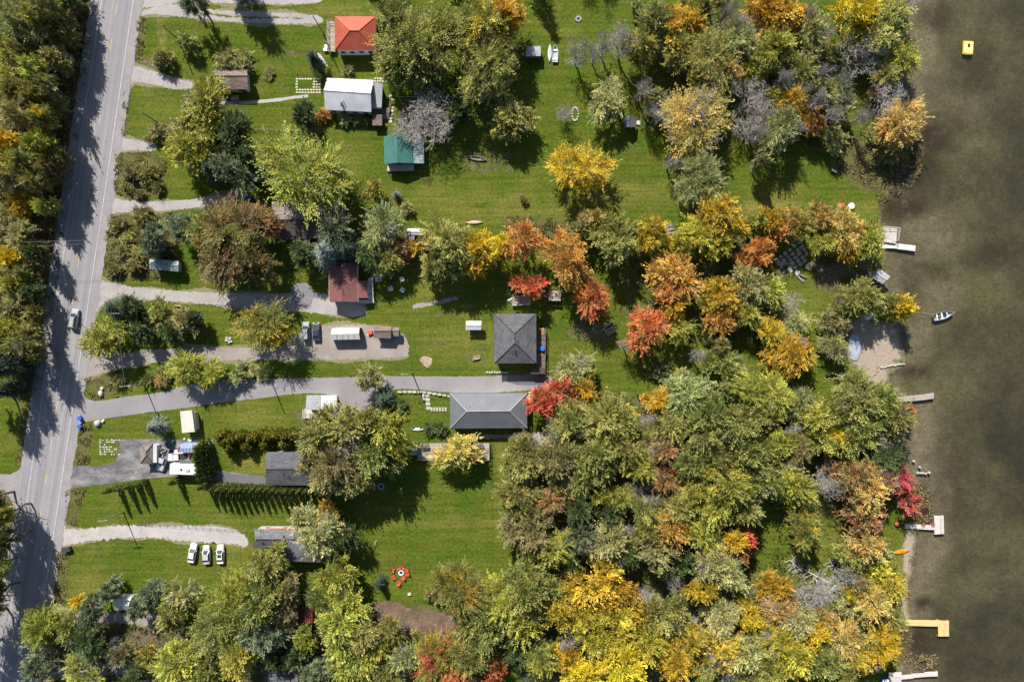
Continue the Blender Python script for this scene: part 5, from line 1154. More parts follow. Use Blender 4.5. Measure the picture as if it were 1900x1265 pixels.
p = P(1619, 150); tarp_heap('tarp', 'teal blue tarp in the shade behind the shore kayaks', 1619, 150, 1.2, 1.8, .7, mk('teal_tarp', (.02, .22, .36), (.02, .18, .3), 2, .5), .3)
tarp_heap('tarp', 'turquoise tarp beside the dark red shed', 570, 1154, 1.0, 1.0, .6, mk('turquoise_tarp', (.02, .3, .38), (.02, .25, .3), 2, .5), .3)
p = P(1535, 695); r = thing('barbecue', 'black barbecue on the bank above the rock groyne', 'barbecue', p, .2); MB().box(0, 0, .75, 1.2, .6, .3).build('firebox', M_BLACK, r); MB().lathe(0, 0, [(.3, .9), (.28, 1.05), (.12, 1.12)], 12).build('lid', M_BLACK, r)
for x_ in (-.5, .5):
    for y_ in (-.22, .22): MB().box(x_, y_, .3, .06, .06, .6).build('leg', M_BLACK, r)
p = P(775, 795); r = thing('pond_cover', 'pale green rowing shell beside the juniper by the long grey house', 'boat', p); r2 = MB().loft(hull(None, 3.2, .9, .35, double=True)[::-1], close=False, caps=False).build('hull', mk('pale_sage_hull', (.45, .5, .47), (.4, .45, .42), 2, .5), r); MB().box(0, 0, .3, 1.2, .5, .05).build('seat', M_WHITEW, r); r.name = 'rowing_shell'

# old television aerial fallen by the dark pine
p = P(600, 110, 5); r = thing('television_aerial', 'tall grey television aerial leaning beside the dark pine near the red orange roof', 'aerial', P(606, 126))
o3 = P(606, 126); t0, t1 = P(606, 126, .3), P(592, 100, 7.5); MB().tube(t0, t1, .06, .05, 5).build('mast', M_STEEL, r, origin=o3)
d = (t1 - t0).normalized(); n_ = d.cross(Vector((0, 0, 1))).normalized()
for i in range(8):
    c = t0 + (t1 - t0) * (.25 + i * .1); MB().tube(c - n_ * (.9 - .05 * i), c + n_ * (.9 - .05 * i), .035, .035, 4).build('element', M_STEEL, r, origin=o3)

# utility poles and wires
M_POLE = mk('pole_wood', (.30, .26, .22), (.22, .19, .16), 2, .95); M_WIRE = mk('wire', (.25, .25, .26), (.2, .2, .2), 2, .6)
def pole(px, py, h, label, arm=0.0, group='utility poles along the road', ang=R(8), lamp=False, tf=False):
    b = P(px, py); r = thing('utility_pole', label, 'pole', b, 0, group)
    MB().tube((0, 0, 0), (0, 0, h), .16, .11, 8).build('post', M_POLE, r)
    if arm:
        d = Vector((math.cos(ang), math.sin(ang), 0)); MB().box(0, 0, h - .4, arm, .12, .14, ang).build('crossarm', M_POLE, r)
        for t in (-.45, -.2, .2, .45): q = d * arm * t; MB().lathe(q.x, q.y, [(.06, h - .33), (.08, h - .2), (.03, h - .08)], 8).build('insulator', M_WHITEP, r)
    if lamp: MB().tube((0, 0, h - .2), (-1.1, .1, h + .05), .05).build('lamp_arm', M_STEEL, r); MB().box(-1.3, .1, h + .05, .5, .24, .12).build('lamp_head', M_STEEL, r)
    if tf: MB().lathe(.3, -.2, [(.26, h - 2.0), (.28, h - 1.9), (.28, h - 1.2), (.2, h - 1.05)], 12).build('transformer', M_STEEL, r)
    return Vector((b.x, b.y, h))
poles = [pole(332, 75, 8.0, 'utility pole beside the round bush at the top of the road'), pole(293, 228, 7.5, 'utility pole on the lawn tip above the large roadside maple'),
         pole(266, 453, 8.2, 'utility pole among blue green pines opposite the yellow roadside tree', 1.8), pole(247, 584, 8.0, 'utility pole beside the bright green roadside tree', 2.4, ang=R(0)),
         pole(268, 712, 8.5, 'utility pole with transformer between the tan and paved driveways', 2.6, tf=True, ang=R(6)), pole(229, 949, 8.7, 'utility pole above the white gravel driveway', 2.2)]
pole(765, 692, 7.0, 'street lamp pole on the grass between driveway and pale ash patch', lamp=True, group='lone poles in the gardens')
pole(502, 703, 8.2, 'thin pole beside the paved driveway under the olive saplings', group='lone poles in the gardens')
pole(600, 62, 9.0, 'tall pole at the end of the top gravel driveway near the red orange roof', group='lone poles in the gardens')
pole(546, 250, 6.0, 'short pole below the white metal roof near a dark shrub', group='lone poles in the gardens')
pole(195, 1214, 8.5, 'utility pole in the lowest roadside wood', 1.8); poles.append(Vector((P(195, 1214).x, P(195, 1214).y, 8.5)))
pole(1512, 608, 5.5, 'pole with a crossbar on the beach lawn', 2.4, group='lone poles in the gardens', ang=R(5))
pole(1515, 652, 4.0, 'second crossbar pole on the beach lawn, nearer the groyne', 2.6, group='lone poles in the gardens', ang=R(0))
def wire(a, b, label, sag=.5, r=.02):
    pts = [a + (b - a) * t + Vector((0, 0, -sag * 4 * t * (1 - t))) for t in np.linspace(0, 1, 9)]
    tag(MB().path(pts, r, 3).build('power_line', M_WIRE), label, 'wire', 'power lines along the road')
nmz = ('at the round bush', 'at the lawn tip', 'at the blue green pines', 'at the bright green tree', 'with the transformer', 'above the white gravel')
for i in range(5): wire(poles[i], poles[i + 1], 'power line between the poles ' + nmz[i] + ' and ' + nmz[i + 1])
wire(poles[5], poles[6], 'power line from the pole above the white gravel to the lowest wood')
wire(poles[2], Vector((-140, poles[2].y - 1.5, 9)), 'power line crossing the road from the blue green pines'); wire(poles[2] + Vector((.3, -.6, -.4)), Vector((-140, poles[2].y - 3.0, 8.6)), 'lower power line crossing the road from the blue green pines')
# chain of white floats / low line fences
def post_fence(label, a, b, n, h=1.0, name='wire_fence'):
    pa_, pb_ = P(*a), P(*b); o3 = (pa_ + pb_) / 2; r = thing(name, label, 'fence', o3)
    for i in range(n + 1):
        c = pa_ + (pb_ - pa_) * (i / n) - o3; MB().tube((c.x, c.y, 0), (c.x, c.y, h), .05, .05, 5).build('post', M_WOODP, r)
    for z in (h * .5, h * .95): MB().tube(pa_ - o3 + Vector((0, 0, z)), pb_ - o3 + Vector((0, 0, z)), .02, .02, 3).build('wire', M_STEEL, r)
post_fence('white dotted wire fence crossing the shaded garden beyond the bare grey tree', (735, 181), (885, 182), 22, .7)
post_fence('wire fence between the white roofed and green roofed gardens', (470, 240), (600, 246), 14, .9)
post_fence('low wire fence beside the white gravel driveway', (255, 970), (470, 984), 16, .8)

# ------------------------------------------------------------------ trees
def unit(v): return v / np.maximum(np.linalg.norm(v, axis=-1, keepdims=True), 1e-9)
def leaves_mesh(name, base, axis, nor, L, Wd):
    """one rhombus-like leaf cluster per row"""
    side = unit(np.cross(axis, nor)); n = len(base); L = L[:, None]; Wd = Wd[:, None]
    lift = unit(np.cross(side, axis)) * L * .12
    v = np.stack([base - axis * L * .5, base + side * Wd * .5 + axis * L * .05 + lift, base + axis * L * .5, base - side * Wd * .5 + axis * L * .05 + lift], 1).reshape(-1, 3)
    q = np.arange(4 * n).reshape(n, 4); me = bpy.data.meshes.new(name); fast_mesh(me, v, q); return me
def crown(seed, n_bough, n_spray, per, leaf, kind='round'):
    """boughs that burst into feathery sprays of leaves, within about unit radius"""
    g = np.random.default_rng(seed)
    i = np.arange(n_bough) + .5
    th = np.pi * (1 + 5 ** .5) * i + g.normal(0, .3, n_bough)
    if kind in ('cone', 'column'):
        z = np.linspace(.97, -.95, n_bough) + g.normal(0, .015, n_bough)
        if kind == 'cone':
            rr = np.clip((1 - z) / 2, .04, 1) ** .8 * (1 + g.normal(0, .10, n_bough))
            tipb = np.stack([rr * np.cos(th), rr * np.sin(th), z - .12 * rr], 1); rootb = np.stack([.12 * rr * np.cos(th), .12 * rr * np.sin(th), z + .10 * rr], 1)
        else:
            u_ = (z + 1) / 2; rr = np.minimum(1, .45 + u_ * 4) * np.clip(1 - u_, .02, 1) ** .62 * (1 + g.normal(0, .08, n_bough))
            tipb = np.stack([rr * np.cos(th), rr * np.sin(th), z], 1); rootb = np.stack([.55 * rr * np.cos(th), .55 * rr * np.sin(th), z - .12], 1)
        spread = .16 if kind == 'cone' else .12
    else:
        K = {100: 8, 56: 5, 28: 4}.get(n_bough, 5) if kind != 'pine' else 3
        ang = g.uniform(0, 6.283) + np.arange(K) * 2.4 + g.normal(0, .4, K); dist = np.sqrt(np.arange(K) / K) * .62 * g.uniform(.7, 1.25, K)
        cen = np.stack([dist * np.cos(ang), dist * np.sin(ang), .25 - .75 * dist + g.uniform(-.22, .22, K)], 1); cr = g.uniform(.40, .66, K) * (1 if K > 4 else 1.15)
        T, Rt = [], []
        for k in range(K):
            nk = int(n_bough * 1.9 * cr[k] ** 2 / (cr ** 2).sum()) + 2; q = np.arange(nk) + .5
            zc = np.clip(1 - 1.5 * q / nk + g.normal(0, .12, nk), -.75, .99); t_ = np.pi * (1 + 5 ** .5) * q + g.normal(0, .5, nk)
            d = np.stack([np.sqrt(1 - zc ** 2) * np.cos(t_), np.sqrt(1 - zc ** 2) * np.sin(t_), zc], 1)
            rr_ = cr[k] * (1 + g.normal(0, .14 if kind != 'loose' else .24, nk)); tp = cen[k] + d * rr_[:, None]
            keep = np.ones(nk, bool)
            for j_ in range(K):
                if j_ != k: keep &= np.linalg.norm(tp - cen[j_], axis=1) > cr[j_] * .86
            rt = cen[k] + d * (rr_ * g.uniform(.3, .6, nk))[:, None] + g.normal(0, .07, (nk, 3)); rt[:, 2] -= .08
            T.append(tp[keep]); Rt.append(rt[keep])
        tipb = np.concatenate(T); rootb = np.concatenate(Rt); sc = 1.02 / np.percentile(np.hypot(tipb[:, 0], tipb[:, 1]), 93)
        tipb *= np.array([sc, sc, 1]); rootb *= np.array([sc, sc, 1]); n_bough = len(tipb)
        spread = {'round': .21, 'loose': .20, 'pine': .17}[kind] * (40 / n_bough) ** .35
    ns = n_bough * n_spray; bi = np.repeat(np.arange(n_bough), n_spray)
    tip = tipb[bi] + g.normal(0, 1, (ns, 3)) * spread * np.array([1, 1, .8]); root = rootb[bi] + (tip - rootb[bi]) * .08
    ax = tip - root; axu = unit(ax); out = unit(tip * np.array([1, 1, .8]))
    nsp = unit(out * .45 + np.array([0, 0, .9]) + g.normal(0, .28, (ns, 3)))
    side = unit(np.cross(axu, nsp)); nsp = unit(np.cross(side, axu))
    m = ns * per; idx = np.repeat(np.arange(ns), per); j = np.tile(np.arange(per), ns)
    t = (j + g.random(m)) / per; t = .15 + .85 * t
    sg = np.where(j % 2 == 0, 1.0, -1.0)
    wid = leaf * (.75 if kind in ('round', 'loose') else .5) * (1.15 - t)
    pos = root[idx] + ax[idx] * t[:, None] + side[idx] * (sg * wid)[:, None] + g.normal(0, 1, (m, 3)) * leaf * .22
    pos[:, 2] -= .05 * t ** 2
    axis = unit(axu[idx] * .9 + side[idx] * (sg * .55 * (1.2 - t))[:, None] + g.normal(0, .2, (m, 3)))
    if kind == 'column': axis = unit(np.stack([pos[:, 0] * .5, pos[:, 1] * .5, np.full(m, .9)], 1) + g.normal(0, .3, (m, 3)))
    nor = unit(nsp[idx] + g.normal(0, .22, (m, 3)))
    if kind == 'column': nor = unit(np.stack([pos[:, 0], pos[:, 1], np.full(m, .5)], 1) + g.normal(0, .3, (m, 3)))
    L = leaf * g.uniform(.7, 1.3, m); W = L * (g.uniform(.42, .6, m) if kind not in ('cone', 'pine') else g.uniform(.26, .4, m))
    me = leaves_mesh('crown_' + kind, pos, axis, nor, L, W)
    at = me.attributes.new('spray_tone', 'FLOAT', 'POINT'); tone = np.clip(.5 + .22 * g.normal(0, 1, ns) + .16 * g.normal(0, 1, n_bough)[bi], 0, 1)
    at.data.foreach_set('value', np.repeat(tone[idx], 4).astype(np.float32)); return me
PROTO = {}
for cls, nb, nsp_, per, leaf, cnt in (('L', 100, 11, 16, .056, 6), ('M', 56, 10, 15, .086, 9), ('S', 28, 9, 14, .138, 6)):
    PROTO['round', cls] = [crown(100 + k + nb, nb, nsp_, per, leaf) for k in range(cnt)]
    PROTO['loose', cls] = [crown(300 + k + nb, int(nb * .8), nsp_, per, leaf, 'loose') for k in range(5)]
    PROTO['pine', cls] = [crown(500 + k + nb, int(nb * 1.0), nsp_, int(per * 1.2), leaf * 1.0, 'pine') for k in range(2)]
    PROTO['cone', cls] = [crown(700 + k + nb, int(nb * 3), 5, per, leaf * .9, 'cone') for k in range(2)]
PROTO['column', 'S'] = [crown(900 + k, 60, 4, 9, .20, 'column') for k in range(4)]

def trunk_mesh(seed, limbs):
    g = random.Random(seed); b = MB(); p = Vector((0, 0, 0)); r = 1.0; pts = [p]
    for k in range(4): pts.append(Vector((g.uniform(-.05, .05), g.uniform(-.05, .05), (k + 1) * .25)))
    rad = [.028, .022, .018, .013, .006]
    for k in range(4): b.tube(pts[k], pts[k + 1], rad[k], rad[k + 1], 7, caps=False)
    for k in range(limbs):
        t = g.uniform(.35, .85); a = pts[int(t * 4)].lerp(pts[min(4, int(t * 4) + 1)], t * 4 % 1); th = k * 2.4 + g.uniform(-.3, .3); ln = g.uniform(.18, .32)
        m = a + Vector((math.cos(th) * ln * .6, math.sin(th) * ln * .6, ln * .45)); e = m + Vector((math.cos(th + .2) * ln * .5, math.sin(th + .2) * ln * .5, ln * .4))
        b.tube(a, m, .010, .007, 5, False).tube(m, e, .007, .003, 5, False)
    me = bpy.data.meshes.new('trunk'); me.from_pydata([tuple(v) for v in b.v], [], b.f); me.update(); return me
TRUNKS = [trunk_mesh(k, 7) for k in range(3)]
def bare_mesh(seed, wide):
    """bare crown: ascending limbs that fork into twigs, unit height"""
    g = random.Random(seed); b = MB()
    def grow(p, d, ln, r, lev):
        n = 2 if lev < 3 else 1
        for k in range(n):
            d = (d + Vector((g.gauss(0, .16), g.gauss(0, .16), g.gauss(.05, .1)))).normalized(); q = p + d * ln / n
            b.tube(p, q, max(r, .0027), max(r * .72, .0019), 4 if lev < 2 else 3, False); r *= .72; p = q
            if lev < 4:
                for _ in range((3, 3, 3, 3)[lev] if k == n - 1 else (2, 1, 1, 1)[lev]):
                    o = Vector((g.gauss(0, 1), g.gauss(0, 1), g.gauss(.15, .6))).normalized()
                    grow(p, (d * .62 + o * (.62 + wide * .3)).normalized(), ln * g.uniform(.55, .78), r * .75, lev + 1)
    p = Vector((0, 0, .22))
    for k in range(5):
        th = k * 1.26 + g.uniform(-.3, .3); grow(Vector((0, 0, .16 + .06 * k)), Vector((math.cos(th) * (.4 + wide), math.sin(th) * (.4 + wide), .9)).normalized(), .28, .016, 0)
    me = bpy.data.meshes.new('branches'); me.from_pydata([tuple(v) for v in b.v], [], b.f); me.update(); return me
BARE = [bare_mesh(k, w) for k, w in ((1, .1), (2, .35), (3, .7), (4, .5))]
BARE_R = []
for me_ in BARE:
    a = np.array([v.co[:] for v in me_.vertices]); BARE_R.append(np.percentile(np.hypot(a[:, 0], a[:, 1]), 88)); 
def mats_on(me, m):
    c = me.copy(); c.materials.clear(); c.materials.append(m); return c
_cache = {}
def mesh_for(me, m): return me
def link_m(name, me, root, m):
    """shared mesh, material kept on the object"""
    if not me.materials: me.materials.append(None)
    o = link(name, me, root); o.material_slots[0].link = 'OBJECT'; o.material_slots[0].material = m; return o

WORDS = {'gd': 'gold', 'ye': 'bright yellow', 'py': 'pale yellow', 'or': 'orange', 'rd': 'red', 'cr': 'crimson', 'ru': 'rust brown', 'tn': 'tan orange', 'yg': 'yellow green', 'yy': 'lemon yellow', 'ol': 'olive', 'og': 'pale olive', 'pg': 'pale green',
         'mr': 'maroon and olive', 'gr': 'green', 'dg': 'dark green', 'br': 'brown', 'mx': 'olive and rust', 'gx': 'green and gold', 'rx': 'red and gold', 'pi': 'grey green', 'bs': 'blue grey', 'ds': 'dark green', 'ce': 'green', 'cy': 'golden green',
         'ba': 'bare grey', 'wd': 'weedy', 're': 'reedy', 'rg': 'grassy', 'fl': 'brushy', 'un': 'brown'}
LAND = [('the red orange roof', 658, 62), ('the white metal roof', 650, 178), ('the green metal cabin roof', 740, 277), ('the taupe brown roof under the trees', 560, 415), ('the red brown cottage roof', 637, 524), ('the teal carport', 304, 492),
        ('the square charcoal roof', 956, 628), ('the long grey metal roof', 906, 762), ('the black shingled garage roof', 530, 870), ('the slate house roof', 520, 1005), ('the brown garage roof', 430, 150), ('the cream garden shed', 350, 782),
        ('the white travel trailer', 345, 870), ('the white ribbed tent', 640, 619), ('the brown shingled shed', 712, 616), ('the two parked cars', 578, 614), ('the white roofed shed', 770, 434), ('the grey boathouse', 1635, 512),
        ('the railed lakeside deck', 1648, 436), ('the short wooden dock', 1690, 738), ('the T-shaped dock', 1720, 975), ('the yellow L-shaped dock', 1715, 1158), ('the narrow grey dock', 1700, 1252), ('the orange kayak', 1672, 1022),
        ('the red fire pit chairs', 743, 1065), ('the row of three white cars', 383, 1027), ('the white creased tent', 229, 1120), ('the silver SUV on the road', 139, 592), ('the stone patio', 1465, 485), ('the black lawn shed', 1169, 226),
        ('the canoe on the lawn', 885, 294), ('the maroon camper', 990, 97), ('the beached rowboats', 1578, 694), ('the round lakeside table', 1580, 382), ('the yellow swim raft', 1796, 89), ('the open trailers under the red maple', 995, 555),
        ('the bare earth clearing', 780, 1150), ('the wooden deck with gazebo', 830, 838), ('the side road junction', 30, 890), ('the blue recycling bins', 151, 782), ('the pole above the white gravel', 229, 949), ('the transformer pole', 268, 712),
        ('the top gravel driveway', 420, 28), ('the lawn rock ring', 1067, 212), ('the pale ash patch', 791, 670), ('the lakeside sand beach', 1630, 640), ('the cedar hedge', 510, 903), ('the marsh edge rocks', 1705, 876),
        ('the lumber heap', 1132, 612), ('the bottom dark roof', 520, 1268), ('the white roof in the lowest wood', 628, 1108), ('the grey patch of lawn at the wood corner', 1150, 360)]
TREES_OUT = []
used = set()
DIRS = ('lakeward of', 'above and lakeward of', 'above', 'above and roadward of', 'roadward of', 'below and roadward of', 'below', 'below and lakeward of')
def label_for(kind, col, px, py, r, lands):
    size = ('small ', '', 'large ')[0 if r < 20 else 2 if r > 42 else 1]
    c = sorted(lands, key=lambda a: math.hypot(a[1] - px, a[2] - py))
    for li, (nm, x, y) in enumerate(c[:16]):
        d = math.hypot(x - px, y - py); k = int(round(math.degrees(math.atan2(y - py, px - x)) / 45)) % 8
        far = 'just ' if d < 75 else '' if d < 170 else 'well ' if d < 320 else 'far '
        for s in (f'{size}{col} {kind} {far}{DIRS[k]} {nm}', f'{col} {kind} {far}{DIRS[k]} {nm}'):
            if len(s.split()) > 16: continue
            if s not in used: used.add(s); return s
    return s

def tree(px, py, r, pal, h=None, kind=None, label=None, rot=None):
    """px, py: middle of the crown as photographed; r: its radius in photograph pixels; h: height in metres"""
    rm = r * S
    if pal.startswith('s:'): pal = pal[2:]; kind = kind or 'shrub'; h = h or max(1.2, 1.35 * rm)
    conif = pal in ('pi', 'bs', 'ds')
    if h is None and not conif and kind != 'shrub' and px < 165 and py < 1060: h = (13.5 if py < 380 else 9.0 if py < 632 else 14.0) * (1 if px < 95 else .72) + random.uniform(-1.2, 1.2)
    if h is None: h = (1.25 * rm + 5.0) if not conif else (1.9 * rm + 5.0)
    if kind == 'shrub': zc, rz = h * .48, h * .52
    elif pal == 'ba': zc, rz = h * .62, h * .4
    elif conif: zc, rz = h * .55, h * .46
    else: rz = h * .40; zc = h - rz * .98
    k = (H - zc) / H; rm *= k
    c = P(px, py, zc); base = Vector((c.x, c.y, 0))
    d = base.x - float(shore_x(base.y))
    if d > -1: base.z = -min(.5, .11 * (d + 1))
    cls = 'L' if rm > 6.2 else 'M' if rm > 3.2 else 'S'
    kindname = kind or ('bare tree' if pal == 'ba' else 'spruce' if pal in ('bs', 'ds') else 'pine' if pal == 'pi' else 'maple' if pal in ('rd', 'cr', 'or', 'gd', 'ye', 'rx', 'gx', 'py') else 'willow' if pal == 'pg' else 'tree')
    objname = {'bare tree': 'bare_tree', 'spruce': 'spruce_tree', 'pine': 'pine_tree', 'maple': 'maple_tree', 'willow': 'willow_tree', 'tree': 'broadleaf_tree', 'shrub': 'shrub'}[kindname]
    root = thing(objname, label or '', 'shrub' if kind == 'shrub' else 'tree', base)
    TREES_OUT.append((root, kindname, WORDS[pal], px, py, r, label))
    rz_ = random.uniform(0, 6.28) if rot is None else rot
    if pal == 'ba':
        j = random.randrange(4); f = rm / BARE_R[j]
        o = link_m('branches', BARE[j], root, M_TWIG); o.scale = (f, f, h); o.rotation_euler = (0, 0, rz_)
        if r > 40:
            o = link_m('branches', BARE[(j + 1) % 4], root, M_TWIG); f2 = rm / BARE_R[(j + 1) % 4] * .95; o.scale = (f2, f2, h * .96); o.rotation_euler = (0, 0, rz_ + 1.1)
        t = link_m('trunk', TRUNKS[j % 3], root, M_GREYBARK); t.scale = (h * .7,) * 3; t.rotation_euler = (0, 0, rz_)
        return root
    shape = 'cone' if pal in ('bs', 'ds') else 'pine' if pal == 'pi' else 'loose' if pal in ('pg', 'og', 'br') or random.random() < .25 else 'round'
    pr = random.choice(PROTO[shape, cls]); m = PAL[pal]
    o = link_m('crown', pr, root, m); e = random.uniform(.84, 1.18); o.scale = (rm * e, rm / e, rz * random.uniform(.9, 1.15)); o.rotation_euler = (0, 0, rz_); o.location = (0, 0, zc)
    if kind != 'shrub' and not conif and pal not in ('rd', 'cr', 'ye') and random.random() < (.34 if pal in ('og', 'br', 'pg', 'ol', 'tn', 'ru') else .12):
        j = random.randrange(4); f = rm / BARE_R[j] * random.uniform(.6, .85); q = link_m('branches', BARE[j], root, M_TWIG); q.scale = (f, f, h * random.uniform(.82, .95)); q.rotation_euler = (0, 0, random.uniform(0, 6.28))
    if kind != 'shrub':
        t = link_m('trunk', random.choice(TRUNKS), root, M_BARK); s_ = zc * 1.1; w_ = max(s_, 6.0 + rm * .8) * 1.0; t.scale = (w_, w_, s_); t.rotation_euler = (0, 0, random.uniform(0, 6.28)); t.location = (0, 0, -.1 - base.z * 0)
    else:
        t = link_m('stem', TRUNKS[0], root, M_BARK); t.scale = (h, h, h * .7)
    return root
